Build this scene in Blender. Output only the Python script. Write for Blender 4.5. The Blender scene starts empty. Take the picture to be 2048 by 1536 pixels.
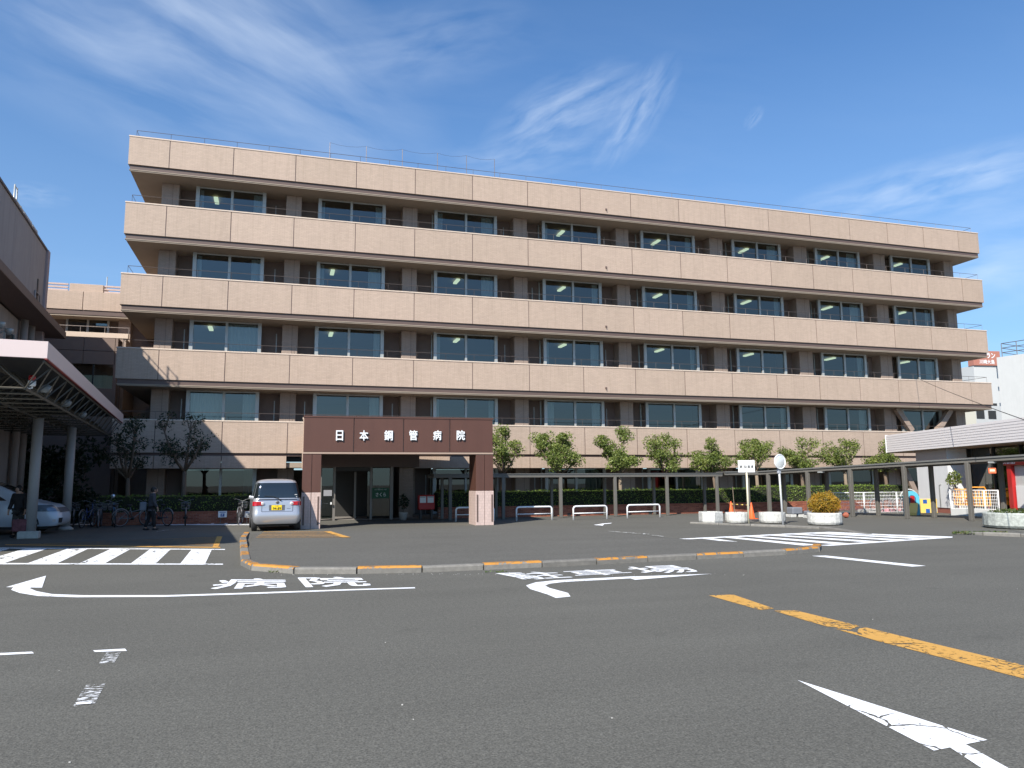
import bpy, math, random
import numpy as np
from mathutils import Vector, Matrix
R = random.Random(7)
SC = bpy.context.scene
COL = SC.collection

# ---------------------------------------------------------------- camera
FPX = 1517.92; CH = 1.55
pit, yaw, rol = math.radians(7.4323), math.radians(17.154), math.radians(-0.4117)
cp, sp, cy, sy, cr, sr = math.cos(pit), math.sin(pit), math.cos(yaw), math.sin(yaw), math.cos(rol), math.sin(rol)
_R0 = Vector((cy, -sy, 0)); FW = Vector((cp*sy, cp*cy, sp)); _U0 = Vector((-sp*sy, -sp*cy, cp))
RT = _R0*cr + _U0*sr; UP = _R0*(-sr) + _U0*cr
cam_d = bpy.data.cameras.new('camera'); cam = bpy.data.objects.new('camera', cam_d); COL.objects.link(cam)
cam_d.sensor_width = 36; cam_d.lens = 36*FPX/2048; cam_d.clip_start = .1; cam_d.clip_end = 3000
mw = Matrix.Identity(4)
for i, a in enumerate((RT, UP, -FW)):
    for j in range(3): mw[j][i] = a[j]
mw.translation = (0, 0, CH); cam.matrix_world = mw; SC.camera = cam

# ---------------------------------------------------------------- light
SUN = Vector((.83, .86, -1.0)).normalized()
el = math.asin(-SUN.z); azs = math.atan2(-SUN.x, -SUN.y)      # compass angle of the sun, from +Y towards +X
sl = bpy.data.lights.new('sun', 'SUN'); so = bpy.data.objects.new('sun', sl); COL.objects.link(so)
sl.energy = 5.0; sl.angle = math.radians(.53); sl.color = (1, .95, .87)
so.rotation_euler = (-SUN).to_track_quat('Z', 'Y').to_euler(); so.location = (-40, -40, 60)
W = bpy.data.worlds.new('World'); SC.world = W; W.use_nodes = True
SC.view_settings.view_transform = 'Standard'; SC.view_settings.look = 'None'
SC.view_settings.exposure = 0.48; SC.view_settings.gamma = 1; SC.view_settings.use_curve_mapping = False
SC.cycles.max_bounces = 6; SC.cycles.transparent_max_bounces = 16
SC.cycles.use_denoising = True

class NT:
    """a small wrapper for node trees"""
    def __init__(s, nt): s.nt = nt; nt.nodes.clear()
    def n(s, t, ins=None, **kw):
        k = s.nt.nodes.new(t)
        for a, b in kw.items(): setattr(k, a, b)
        if ins:
            for a, b in ins.items():
                sock = k.inputs[a]
                if isinstance(b, bpy.types.NodeSocket): s.nt.links.new(b, sock)
                elif isinstance(b, bpy.types.Node): s.nt.links.new(b.outputs[0], sock)
                else: sock.default_value = b
        return k
    def m(s, op, a, b=0.0, c=0.0, clamp=False):
        k = s.n('ShaderNodeMath', {0: a, 1: b, 2: c}, operation=op); k.use_clamp = clamp; return k.outputs[0]
    def ramp(s, f, stops):
        k = s.n('ShaderNodeValToRGB', {0: f}); e = k.color_ramp.elements
        while len(e) < len(stops): e.new(.5)
        for i, (p, c) in enumerate(stops):
            e[i].position = p; e[i].color = (c, c, c, 1) if not isinstance(c, tuple) else (*c, 1)
        return k.outputs[0]
    def mix(s, f, a, b, t='MIX'):
        k = s.n('ShaderNodeMix', data_type='RGBA', blend_type=t)
        for i, v in ((0, f), (6, a), (7, b)):
            if isinstance(v, (bpy.types.NodeSocket,)): s.nt.links.new(v, k.inputs[i])
            else: k.inputs[i].default_value = (*v, 1) if isinstance(v, tuple) and len(v) == 3 else v
        return k.outputs[2]

def build_world():
    t = NT(W.node_tree)
    sky = t.n('ShaderNodeTexSky', sky_type='NISHITA'); sky.sun_disc = False
    sky.sun_elevation = el; sky.sun_rotation = azs; sky.air_density = 1.0; sky.dust_density = .25; sky.ozone_density = 2.2; sky.altitude = 10
    g = t.n('ShaderNodeTexCoord').outputs['Generated']
    v = t.n('ShaderNodeVectorMath', {0: g}, operation='NORMALIZE').outputs[0]
    sep = t.n('ShaderNodeSeparateXYZ', {0: v}); z = t.m('MAXIMUM', sep.outputs[2], .06)
    # cirrus on a plane far above: direction / height
    px = t.m('DIVIDE', sep.outputs[0], z); py = t.m('DIVIDE', sep.outputs[1], z)
    pl = t.n('ShaderNodeCombineXYZ', {0: px, 1: py, 2: 0.0})
    mp = t.n('ShaderNodeMapping', {'Vector': pl, 'Rotation': (0, 0, math.radians(-38)), 'Scale': (.55, 1.5, 1)})
    warp = t.n('ShaderNodeTexNoise', {'Vector': mp, 'Scale': .9, 'Detail': 3.0})
    off = t.n('ShaderNodeVectorMath', {0: warp.outputs[1], 1: (.45, .45, 0)}, operation='MULTIPLY')
    q = t.n('ShaderNodeVectorMath', {0: mp, 1: off}, operation='ADD')
    n1 = t.n('ShaderNodeTexNoise', {'Vector': q, 'Scale': 1.9, 'Detail': 9.0, 'Roughness': .62, 'Lacunarity': 2.1}).outputs[0]
    n2 = t.n('ShaderNodeTexNoise', {'Vector': pl, 'Scale': .33, 'Detail': 2.0}).outputs[0]
    wisps = t.m('MULTIPLY', t.ramp(n1, [(.44, 0.0), (.80, 1.0)]), t.ramp(n2, [(.44, 0.0), (.66, 1.0)]))
    amount = t.m('MULTIPLY', wisps, .16)
    def bank(u, vv, rx, ry, ang, gain, soft=1.0):
        # a bank of cirrus standing in one direction of the sky
        nonlocal amount
        d = (FW + RT*((u-1024)/FPX) + UP*((768-vv)/FPX)).normalized()
        e1 = Vector((d.y, -d.x, 0)).normalized(); e2 = d.cross(e1) * -1
        if e2.z < 0: e2 = -e2
        a = math.radians(ang); f1 = e1*math.cos(a) + e2*math.sin(a); f2 = -e1*math.sin(a) + e2*math.cos(a)
        A = t.m('DIVIDE', t.n('ShaderNodeVectorMath', {0: v, 1: tuple(f1)}, operation='DOT_PRODUCT').outputs['Value'], rx/FPX)
        A = t.m('SUBTRACT', A, d.dot(f1)/(rx/FPX))
        B = t.m('DIVIDE', t.n('ShaderNodeVectorMath', {0: v, 1: tuple(f2)}, operation='DOT_PRODUCT').outputs['Value'], ry/FPX)
        C_ = t.n('ShaderNodeVectorMath', {0: v, 1: tuple(d)}, operation='DOT_PRODUCT').outputs['Value']
        r = t.m('SQRT', t.m('ADD', t.m('MULTIPLY', A, A), t.m('MULTIPLY', B, B)))
        fall = t.m('MULTIPLY', t.ramp(r, [(0.0, 1.0), (1.0, 0.0)]), t.m('GREATER_THAN', C_, 0.0))
        cc = t.n('ShaderNodeCombineXYZ', {0: t.m('MULTIPLY', A, rx/ry*.55), 1: B, 2: u*.013})
        w = t.n('ShaderNodeTexNoise', {'Vector': cc, 'Scale': 1.1, 'Detail': 2.0})
        o2 = t.n('ShaderNodeVectorMath', {0: w.outputs[1], 1: (.55, .55, 0)}, operation='MULTIPLY')
        cq = t.n('ShaderNodeVectorMath', {0: cc, 1: o2}, operation='ADD')
        cm = t.n('ShaderNodeMapping', {'Vector': cq, 'Scale': (.6, 1.25, 1)})
        k = t.n('ShaderNodeTexNoise', {'Vector': cm, 'Scale': 2.3, 'Detail': 6.0, 'Roughness': .5}).outputs[0]
        k = t.ramp(k, [(.34, 0.0), (.85, 1.0)])
        amount = t.m('ADD', amount, t.m('MULTIPLY', t.m('MULTIPLY', k, fall), gain*.9))
    bank(330, 60, 520, 240, -14, .75)
    bank(560, 60, 260, 150, -35, .3)
    bank(850, 90, 260, 90, 10, .3)
    bank(1130, 225, 180, 75, 22, .7)
    bank(1270, 230, 130, 50, 52, .6)
    bank(1060, 310, 260, 60, 8, .3)
    bank(1880, 372, 340, 62, 3, .62)
    bank(1990, 520, 200, 110, 3, .5)
    bank(1508, 236, 26, 16, 50, .32)
    bank(70, 390, 60, 24, 5, .3)
    amount = t.m('MINIMUM', amount, .85)
    sk = t.mix(1.0, sky.outputs[0], (.88, 1.25, 1.56), 'MULTIPLY')
    # thin milky air low in the sky
    hz = t.ramp(sep.outputs[2], [(0.0, .62), (.5, 0.0)])
    sk = t.mix(hz, sk, (2.9, 4.1, 5.7))
    colr = t.mix(amount, sk, (7.6, 8.6, 9.9))
    bg = t.n('ShaderNodeBackground', {0: colr, 1: .086})
    t.n('ShaderNodeOutputWorld', {0: bg})
build_world()

# ---------------------------------------------------------------- helpers
def G(u, v, z=0.0):
    d = FW + RT*((u-1024)/FPX) + UP*((768-v)/FPX); k = (z-CH)/d.z
    return Vector((d.x*k, d.y*k, z))
def PY(u, v, y):
    d = FW + RT*((u-1024)/FPX) + UP*((768-v)/FPX); k = y/d.y
    return Vector((d.x*k, y, CH+d.z*k))

class MB:
    def __init__(s): s.v = []; s.f = []; s.sm = []
    def add(s, vs, fs, smooth=False):
        b = len(s.v); s.v += [tuple(p) for p in vs]
        for f in fs: s.f.append(tuple(i+b for i in f)); s.sm.append(smooth)
        return s
    def box(s, x0, x1, y0, y1, z0, z1, ch=0.0):
        if ch <= 0:
            return s.add([(x0,y0,z0),(x1,y0,z0),(x1,y1,z0),(x0,y1,z0),(x0,y0,z1),(x1,y0,z1),(x1,y1,z1),(x0,y1,z1)],
                  [(3,2,1,0),(4,5,6,7),(0,1,5,4),(1,2,6,5),(2,3,7,6),(3,0,4,7)])
        c = ch
        pts = []
        for (x, sx) in ((x0, 1), (x1, -1)):
            for (y, s_y) in ((y0, 1), (y1, -1)):
                for (z, sz) in ((z0, 1), (z1, -1)):
                    pts += [(x, y+s_y*c, z+sz*c), (x+sx*c, y, z+sz*c), (x+sx*c, y+s_y*c, z)]
        def I(i, j, k, a): return ((i*2+j)*2+k)*3+a
        fs = []
        for i in (0, 1):
            f = [I(i,0,0,0), I(i,1,0,0), I(i,1,1,0), I(i,0,1,0)]; fs.append(f[::-1] if i == 0 else f)
            f = [I(0,i,0,1), I(0,i,1,1), I(1,i,1,1), I(1,i,0,1)]; fs.append(f[::-1] if i == 0 else f)
            f = [I(0,0,i,2), I(1,0,i,2), I(1,1,i,2), I(0,1,i,2)]; fs.append(f[::-1] if i == 0 else f)
            for j in (0, 1):
                fs.append([I(i,j,0,0), I(i,j,1,0), I(i,j,1,1), I(i,j,0,1)])
                fs.append([I(i,0,j,0), I(i,1,j,0), I(i,1,j,2), I(i,0,j,2)])
                fs.append([I(0,i,j,1), I(1,i,j,1), I(1,i,j,2), I(0,i,j,2)])
                for k in (0, 1): fs.append([I(i,j,k,0), I(i,j,k,1), I(i,j,k,2)])
        return s.add(pts, fs)
    def obox(s, c, ex, ey, ez):
        c = Vector(c); ex = Vector(ex); ey = Vector(ey); ez = Vector(ez)
        p = [c+ex*a+ey*b+ez*d for d in (-1, 1) for a, b in ((-1,-1),(1,-1),(1,1),(-1,1))]
        return s.add(p, [(3,2,1,0),(4,5,6,7),(0,1,5,4),(1,2,6,5),(2,3,7,6),(3,0,4,7)])
    def quad(s, *p): return s.add(p, [tuple(range(len(p)))])
    def tube(s, pts, r, n=8, cap=True):
        pts = [Vector(p) for p in pts]; rs = r if isinstance(r, (list, tuple)) else [r]*len(pts)
        ring = []; prev = None; vs = []
        for i, p in enumerate(pts):
            if i == 0: d = pts[1]-p
            elif i == len(pts)-1: d = p-pts[-2]
            else: d = (pts[i+1]-p).normalized()+(p-pts[i-1]).normalized()
            if d.length < 1e-9: d = Vector((0,0,1))
            d.normalize()
            a = prev if prev is not None else (Vector((0,0,1)) if abs(d.z) < .9 else Vector((1,0,0)))
            a = (a-d*a.dot(d)).normalized(); prev = a; b = d.cross(a)
            for k in range(n):
                t = 2*math.pi*k/n; vs.append(p+(a*math.cos(t)+b*math.sin(t))*rs[i])
        fs = []
        for i in range(len(pts)-1):
            for k in range(n):
                k2 = (k+1) % n; fs.append((i*n+k, i*n+k2, (i+1)*n+k2, (i+1)*n+k))
        if cap: fs.append(tuple(range(n))[::-1]); fs.append(tuple((len(pts)-1)*n+k for k in range(n)))
        return s.add(vs, fs, n > 5)
    def lathe(s, prof, n=16, c=(0,0,0), axis='z', smooth=True):
        vs = []
        for r, h in prof:
            for k in range(n):
                t = 2*math.pi*k/n; a, b = r*math.cos(t), r*math.sin(t)
                q = (a, b, h) if axis == 'z' else ((h, a, b) if axis == 'x' else (a, h, b))
                vs.append((q[0]+c[0], q[1]+c[1], q[2]+c[2]))
        fs = []
        for i in range(len(prof)-1):
            for k in range(n):
                k2 = (k+1) % n; fs.append((i*n+k, i*n+k2, (i+1)*n+k2, (i+1)*n+k))
        fs.append(tuple(range(n))[::-1]); fs.append(tuple((len(prof)-1)*n+k for k in range(n)))
        return s.add(vs, fs, smooth)
    def torus(s, c, R_, r, n=24, m=6, axis='x'):
        vs = []
        for i in range(n):
            a = 2*math.pi*i/n
            for j in range(m):
                b = 2*math.pi*j/m; q = R_+r*math.cos(b); w = r*math.sin(b)
                p = {'x': (w, q*math.cos(a), q*math.sin(a)), 'y': (q*math.cos(a), w, q*math.sin(a)), 'z': (q*math.cos(a), q*math.sin(a), w)}[axis]
                vs.append((p[0]+c[0], p[1]+c[1], p[2]+c[2]))
        fs = [(i*m+j, i*m+(j+1) % m, ((i+1) % n)*m+(j+1) % m, ((i+1) % n)*m+j) for i in range(n) for j in range(m)]
        return s.add(vs, fs, True)
    def prism(s, poly, z0, z1):
        n = len(poly); vs = [(x, y, z0) for x, y in poly]+[(x, y, z1) for x, y in poly]
        fs = [tuple(range(n))[::-1], tuple(range(n, 2*n))]+[(i, (i+1) % n, n+(i+1) % n, n+i) for i in range(n)]
        return s.add(vs, fs)
    def sphere(s, c, r, n=12, m=8, sq=(1,1,1)):
        vs = []
        for i in range(m+1):
            t = math.pi*i/m
            for k in range(n):
                a = 2*math.pi*k/n
                vs.append((c[0]+r*sq[0]*math.sin(t)*math.cos(a), c[1]+r*sq[1]*math.sin(t)*math.sin(a), c[2]+r*sq[2]*math.cos(t)))
        fs = [(i*n+k, (i+1)*n+k, (i+1)*n+(k+1) % n, i*n+(k+1) % n) for i in range(m) for k in range(n)]
        return s.add(vs, fs, True)
    def build(s, name, mat, parent=None, fix=True):
        me = bpy.data.meshes.new(name); me.from_pydata(s.v, [], s.f)
        me.polygons.foreach_set('use_smooth', s.sm); me.update()
        if fix:
            import bmesh
            b = bmesh.new(); b.from_mesh(me); bmesh.ops.recalc_face_normals(b, faces=b.faces); b.to_mesh(me); b.free()
        me.materials.append(mat)
        o = bpy.data.objects.new(name, me); COL.objects.link(o)
        if parent is not None: o.parent = parent
        return o
def tag(o, label=None, cat=None, group=None, kind=None):
    if label: o['label'] = label
    if cat: o['category'] = cat
    if group: o['group'] = group
    if kind: o['kind'] = kind
    return o
def thing(name, label, cat, loc=(0,0,0), rz=0.0, group=None):
    o = bpy.data.objects.new(name, None); COL.objects.link(o); o.empty_display_size = .2
    o.location = loc; o.rotation_euler = (0, 0, rz); return tag(o, label, cat, group)
def dup(root, loc=None, rz=None, label=None, group=None):
    c = root.copy(); COL.objects.link(c)
    if loc is not None: c.location = loc
    if rz is not None: c.rotation_euler = (0, 0, rz)
    if label: c['label'] = label
    if group: c['group'] = group
    for ch in list(root.children):
        d = ch.copy(); COL.objects.link(d); d.parent = c
        for g in ch.children:
            e = g.copy(); COL.objects.link(e); e.parent = d
    return c
def shared(name, me, parent, loc=(0,0,0), scale=(1,1,1), rot=(0,0,0)):
    o = bpy.data.objects.new(name, me); COL.objects.link(o); o.parent = parent
    o.location = loc; o.scale = scale; o.rotation_euler = rot; return o
def text_mesh(body, bold=0.0, depth=0.0):
    c = bpy.data.curves.new('text', 'FONT'); c.body = body; c.extrude = depth; c.resolution_u = 2
    o = bpy.data.objects.new('text', c); COL.objects.link(o)
    dg = bpy.context.evaluated_depsgraph_get(); dg.update()
    me = bpy.data.meshes.new_from_object(o.evaluated_get(dg)); me.materials.clear()
    bpy.data.objects.remove(o); bpy.data.curves.remove(c)
    co = np.zeros(len(me.vertices)*3); me.vertices.foreach_get('co', co); co = co.reshape(-1, 3)
    if bold:      # heavier strokes: the outline repeated with small shifts
        fs = [list(p.vertices) for p in me.polygons]; V = []; F = []
        for k, (dx, dy) in enumerate(((0, 0), (1, 0), (-1, 0), (0, 1), (0, -1), (.7, .7), (-.7, -.7), (.7, -.7), (-.7, .7))):
            q = co.copy(); q[:, 0] += dx*bold; q[:, 1] += dy*bold; q[:, 2] += k*.0006; V.append(q); F += [[i+k*len(co) for i in f] for f in fs]
        co = np.concatenate(V); bpy.data.meshes.remove(me); me = bpy.data.meshes.new('text'); me.from_pydata(co.tolist(), [], F); me.update()
    lo = co.min(0); hi = co.max(0); co[:, 0] = (co[:, 0]-lo[0])/(hi[0]-lo[0]); co[:, 1] = (co[:, 1]-lo[1])/(hi[1]-lo[1])
    return me, co
def text_on(body, name, mat, parent, x0, x1, z0, z1, y, bold=0.0, depth=0.0):
    """lettering standing in the plane Y = y of the parent, read from -Y"""
    me, co = text_mesh(body, bold, depth)
    q = np.stack([x0+co[:, 0]*(x1-x0), y-co[:, 2], z0+co[:, 1]*(z1-z0)], 1)
    me.vertices.foreach_set('co', q.ravel()); me.update(); me.materials.append(mat)
    o = bpy.data.objects.new(name, me); COL.objects.link(o); o.parent = parent; return o

# ---------------------------------------------------------------- materials
MATS = {}
def mat(name, col, rough=.6, metal=0.0, noise=0.0, scale=8.0, bump=0.0, bscale=60.0, spec=.5, coat=0.0, emit=None, stretch=(1,1,1), dirt=0.0, vary=0.0):
    m = bpy.data.materials.new(name); m.use_nodes = True; t = NT(m.node_tree); MATS[name] = m
    p = t.n('ShaderNodeBsdfPrincipled', {'Roughness': rough, 'Metallic': metal, 'Specular IOR Level': spec, 'Coat Weight': coat})
    c = None; tc = t.n('ShaderNodeTexCoord').outputs['Object']
    if vary:
        oi = t.n('ShaderNodeObjectInfo').outputs['Random']
        f = t.m('MULTIPLY_ADD', oi, 2*vary, 1-vary)
        c = t.n('ShaderNodeVectorMath', {0: col, 1: t.n('ShaderNodeCombineXYZ', {0: f, 1: f, 2: f})}, operation='MULTIPLY').outputs[0]
    if noise or dirt:
        mp = t.n('ShaderNodeMapping', {'Vector': tc, 'Scale': stretch})
        n = t.n('ShaderNodeTexNoise', {'Vector': mp, 'Scale': scale, 'Detail': 5.0, 'Roughness': .6}).outputs[0]
        f = t.m('MULTIPLY_ADD', t.m('SUBTRACT', n, .5), 2*noise, 1.0)
        vv = t.n('ShaderNodeCombineXYZ', {0: f, 1: f, 2: f})
        c = t.n('ShaderNodeVectorMath', {0: c if c is not None else col, 1: vv}, operation='MULTIPLY').outputs[0]
        if dirt:
            mp2 = t.n('ShaderNodeMapping', {'Vector': tc, 'Scale': (2.2, 2.2, .22)})
            n2 = t.n('ShaderNodeTexNoise', {'Vector': mp2, 'Scale': 1.6, 'Detail': 6.0}).outputs[0]
            c = t.mix(t.m('MULTIPLY', t.ramp(n2, [(.45, 0.0), (.75, 1.0)]), dirt), c, tuple(x*.55 for x in col))
    if c is not None: t.nt.links.new(c, p.inputs['Base Color'])
    else: p.inputs['Base Color'].default_value = (*col, 1)
    if bump:
        n = t.n('ShaderNodeTexNoise', {'Vector': tc, 'Scale': bscale, 'Detail': 3.0})
        b = t.n('ShaderNodeBump', {'Height': n, 'Strength': bump, 'Distance': .01}); t.nt.links.new(b.outputs[0], p.inputs['Normal'])
    if emit: p.inputs['Emission Color'].default_value = (*emit[0], 1); p.inputs['Emission Strength'].default_value = emit[1]
    t.n('ShaderNodeOutputMaterial', {0: p}); return m

def tile_mat(name, col, tw=.23, th=.065, grout=.8):
    """small ceramic wall tiles: colour varies tile by tile, joints slightly darker"""
    m = bpy.data.materials.new(name); m.use_nodes = True; t = NT(m.node_tree)
    tc = t.n('ShaderNodeTexCoord').outputs['Object']; g = t.n('ShaderNodeNewGeometry')
    s = t.n('ShaderNodeSeparateXYZ', {0: tc}); ns = t.n('ShaderNodeSeparateXYZ', {0: g.outputs['Normal']})
    side = t.m('GREATER_THAN', t.m('ABSOLUTE', ns.outputs[0]), .7)
    h = t.n('ShaderNodeMix', {0: side, 2: s.outputs[0], 3: s.outputs[1]}).outputs[0]
    v2 = t.n('ShaderNodeCombineXYZ', {0: h, 1: s.outputs[2], 2: 0.0})
    br = t.n('ShaderNodeTexBrick', {'Vector': v2, 'Color1': (*[c*1.05 for c in col], 1), 'Color2': (*[c*.95 for c in col], 1), 'Mortar': (*[c*grout for c in col], 1),
             'Scale': 1.0, 'Mortar Size': .006, 'Mortar Smooth': .3, 'Bias': 0.0, 'Brick Width': tw, 'Row Height': th})
    mp = t.n('ShaderNodeMapping', {'Vector': tc, 'Scale': (1, 1, .25)})
    n = t.n('ShaderNodeTexNoise', {'Vector': mp, 'Scale': 1.3, 'Detail': 7.0, 'Roughness': .65}).outputs[0]
    n3 = t.n('ShaderNodeTexNoise', {'Vector': tc, 'Scale': 16.0, 'Detail': 4.0, 'Roughness': .7}).outputs[0]
    f = t.m('MULTIPLY', t.m('MULTIPLY_ADD', t.m('SUBTRACT', n, .5), .22, 1.0), t.m('MULTIPLY_ADD', t.m('SUBTRACT', n3, .5), .24, 1.0))
    c = t.n('ShaderNodeVectorMath', {0: br.outputs[0], 1: t.n('ShaderNodeCombineXYZ', {0: f, 1: f, 2: f})}, operation='MULTIPLY').outputs[0]
    oi = t.n('ShaderNodeObjectInfo').outputs['Random']
    mp3 = t.n('ShaderNodeMapping', {'Vector': tc, 'Scale': (5.0, 5.0, .35)})
    st = t.ramp(t.n('ShaderNodeTexNoise', {'Vector': mp3, 'Scale': 1.4, 'Detail': 5.0, 'Roughness': .7}).outputs[0], [(.50, 1.0), (.78, .84)])
    f2 = t.m('MULTIPLY', t.m('MULTIPLY_ADD', oi, .075, .965), st)
    c = t.n('ShaderNodeVectorMath', {0: c, 1: t.n('ShaderNodeCombineXYZ', {0: f2, 1: f2, 2: t.m('POWER', f2, 1.15)})}, operation='MULTIPLY').outputs[0]
    b = t.n('ShaderNodeBump', {'Height': t.m('ADD', t.m('SUBTRACT', 1.0, br.outputs[1]), n3), 'Strength': .35, 'Distance': .006})
    p = t.n('ShaderNodeBsdfPrincipled', {'Base Color': c, 'Roughness': .62, 'Normal': b.outputs[0]})
    t.n('ShaderNodeOutputMaterial', {0: p}); return m

def glass_mat(name, tint=(.44, .50, .50), refl=.09, rough=.0):
    m = bpy.data.materials.new(name); m.use_nodes = True; t = NT(m.node_tree)
    lw = t.n('ShaderNodeLayerWeight', {'Blend': .35}).outputs['Fresnel']
    tr = t.n('ShaderNodeBsdfTransparent', {0: (*tint, 1)}); gl = t.n('ShaderNodeBsdfGlossy', {0: (.92, .93, .88, 1), 'Roughness': rough})
    tc = t.n('ShaderNodeTexCoord').outputs['Object']
    n = t.n('ShaderNodeTexNoise', {'Vector': tc, 'Scale': .8, 'Detail': 1.0})
    b = t.n('ShaderNodeBump', {'Height': n, 'Strength': .03, 'Distance': .02}); t.nt.links.new(b.outputs[0], gl.inputs['Normal'])
    mx = t.n('ShaderNodeMixShader', {0: t.m('ADD', t.m('MULTIPLY', lw, .8), refl, clamp=True), 1: tr, 2: gl})
    t.n('ShaderNodeOutputMaterial', {0: mx}); return m

def paint_mat(name, col, wear=.25, scale=9.0, crack=0.0, stretch=(1,1,1), rough=.75):
    """road paint with chips and cracks through which the asphalt shows"""
    m = bpy.data.materials.new(name); m.use_nodes = True; t = NT(m.node_tree)
    tc = t.n('ShaderNodeTexCoord').outputs['Object']
    mp = t.n('ShaderNodeMapping', {'Vector': tc, 'Scale': stretch})
    n = t.n('ShaderNodeTexNoise', {'Vector': mp, 'Scale': scale, 'Detail': 7.0, 'Roughness': .7}).outputs[0]
    n2 = t.n('ShaderNodeTexNoise', {'Vector': tc, 'Scale': 1.1, 'Detail': 3.0}).outputs[0]
    th = t.m('ADD', n, t.m('MULTIPLY', t.m('SUBTRACT', n2, .5), .5))
    keep = t.m('GREATER_THAN', th, .2+wear*.5)
    if crack:
        wv = t.n('ShaderNodeTexNoise', {'Vector': tc, 'Scale': 3.0, 'Detail': 3.0})
        wq = t.n('ShaderNodeVectorMath', {0: tc, 1: t.n('ShaderNodeVectorMath', {0: wv.outputs[1], 1: (.35, .35, 0)}, operation='MULTIPLY')}, operation='ADD')
        vo = t.n('ShaderNodeTexVoronoi', {'Vector': wq, 'Scale': crack}, feature='DISTANCE_TO_EDGE').outputs[0]
        ck = t.m('ADD', vo, t.m('MULTIPLY', t.m('SUBTRACT', n2, .5), .12))
        keep = t.m('MULTIPLY', keep, t.m('GREATER_THAN', ck, .012))
    f = t.m('MULTIPLY_ADD', t.m('SUBTRACT', n, .5), .5, 1.0)
    c = t.n('ShaderNodeVectorMath', {0: col, 1: t.n('ShaderNodeCombineXYZ', {0: f, 1: f, 2: f})}, operation='MULTIPLY').outputs[0]
    p = t.n('ShaderNodeBsdfPrincipled', {'Base Color': c, 'Roughness': rough})
    tr = t.n('ShaderNodeBsdfTransparent'); mx = t.n('ShaderNodeMixShader', {0: keep, 1: tr, 2: p})
    t.n('ShaderNodeOutputMaterial', {0: mx}); return m

def asphalt_mat(name, col):
    m = bpy.data.materials.new(name); m.use_nodes = True; t = NT(m.node_tree)
    tc = t.n('ShaderNodeTexCoord').outputs['Object']
    a = t.n('ShaderNodeTexNoise', {'Vector': tc, 'Scale': 62.0, 'Detail': 3.0, 'Roughness': .7}).outputs[0]
    a2 = t.n('ShaderNodeTexNoise', {'Vector': tc, 'Scale': 19.0, 'Detail': 5.0, 'Roughness': .8}).outputs[0]
    b = t.n('ShaderNodeTexNoise', {'Vector': tc, 'Scale': .35, 'Detail': 5.0, 'Roughness': .6}).outputs[0]
    mp = t.n('ShaderNodeMapping', {'Vector': tc, 'Scale': (.22, 1.7, 1), 'Rotation': (0, 0, .15)})
    w = t.n('ShaderNodeTexNoise', {'Vector': mp, 'Scale': .8, 'Detail': 3.0}).outputs[0]
    vo = t.n('ShaderNodeTexVoronoi', {'Vector': tc, 'Scale': 55.0}); spk = t.ramp(vo.outputs['Distance'], [(.08, 1.0), (.2, 0.0)])
    sel = t.m('GREATER_THAN', t.n('ShaderNodeSeparateColor', {0: vo.outputs['Color']}).outputs[0], .86)
    f = t.m('MULTIPLY_ADD', t.m('SUBTRACT', a, .5), 2.4, 1.0)
    f = t.m('MULTIPLY', f, t.m('MULTIPLY_ADD', t.m('SUBTRACT', a2, .5), 1.25, 1.0))
    f = t.m('MULTIPLY', f, t.m('MULTIPLY_ADD', t.m('SUBTRACT', b, .5), .28, 1.0))
    f = t.m('MULTIPLY', f, t.m('MULTIPLY_ADD', t.m('SUBTRACT', w, .5), .22, 1.0))
    c = t.n('ShaderNodeVectorMath', {0: col, 1: t.n('ShaderNodeCombineXYZ', {0: f, 1: f, 2: f})}, operation='MULTIPLY').outputs[0]
    c = t.mix(t.m('MULTIPLY', t.m('MULTIPLY', spk, sel), .5), c, (.26, .25, .23))
    st = t.n('ShaderNodeTexNoise', {'Vector': tc, 'Scale': 1.7, 'Detail': 4.0}).outputs[0]
    c = t.mix(t.m('MULTIPLY', t.ramp(st, [(.64, 0.0), (.76, 1.0)]), .35), c, tuple(x*.55 for x in col))
    bp = t.n('ShaderNodeBump', {'Height': t.m('ADD', a, a2), 'Strength': .55, 'Distance': .012})
    p = t.n('ShaderNodeBsdfPrincipled', {'Base Color': c, 'Roughness': .88, 'Normal': bp.outputs[0], 'Specular IOR Level': .25})
    t.n('ShaderNodeOutputMaterial', {0: p}); return m

def leaf_mat(name, c1, c2, c3=None):
    m = bpy.data.materials.new(name); m.use_nodes = True; t = NT(m.node_tree)
    g = t.n('ShaderNodeNewGeometry'); tc = t.n('ShaderNodeTexCoord').outputs['Object']
    n = t.n('ShaderNodeTexNoise', {'Vector': tc, 'Scale': 1.6, 'Detail': 2.0}).outputs[0]
    f = t.m('ADD', t.m('MULTIPLY', g.outputs['Random Per Island'], .6), t.m('MULTIPLY', t.m('SUBTRACT', n, .3), 1.0), clamp=True)
    c = t.ramp(f, [(0.0, c1), (.55, c2), (1.0, c3 or c2)])
    d = t.n('ShaderNodeBsdfPrincipled', {'Base Color': c, 'Roughness': .45, 'Specular IOR Level': .4})
    tl = t.n('ShaderNodeBsdfTranslucent', {0: c}); mx = t.n('ShaderNodeMixShader', {0: .3, 1: d, 2: tl})
    t.n('ShaderNodeOutputMaterial', {0: mx}); return m

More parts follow.
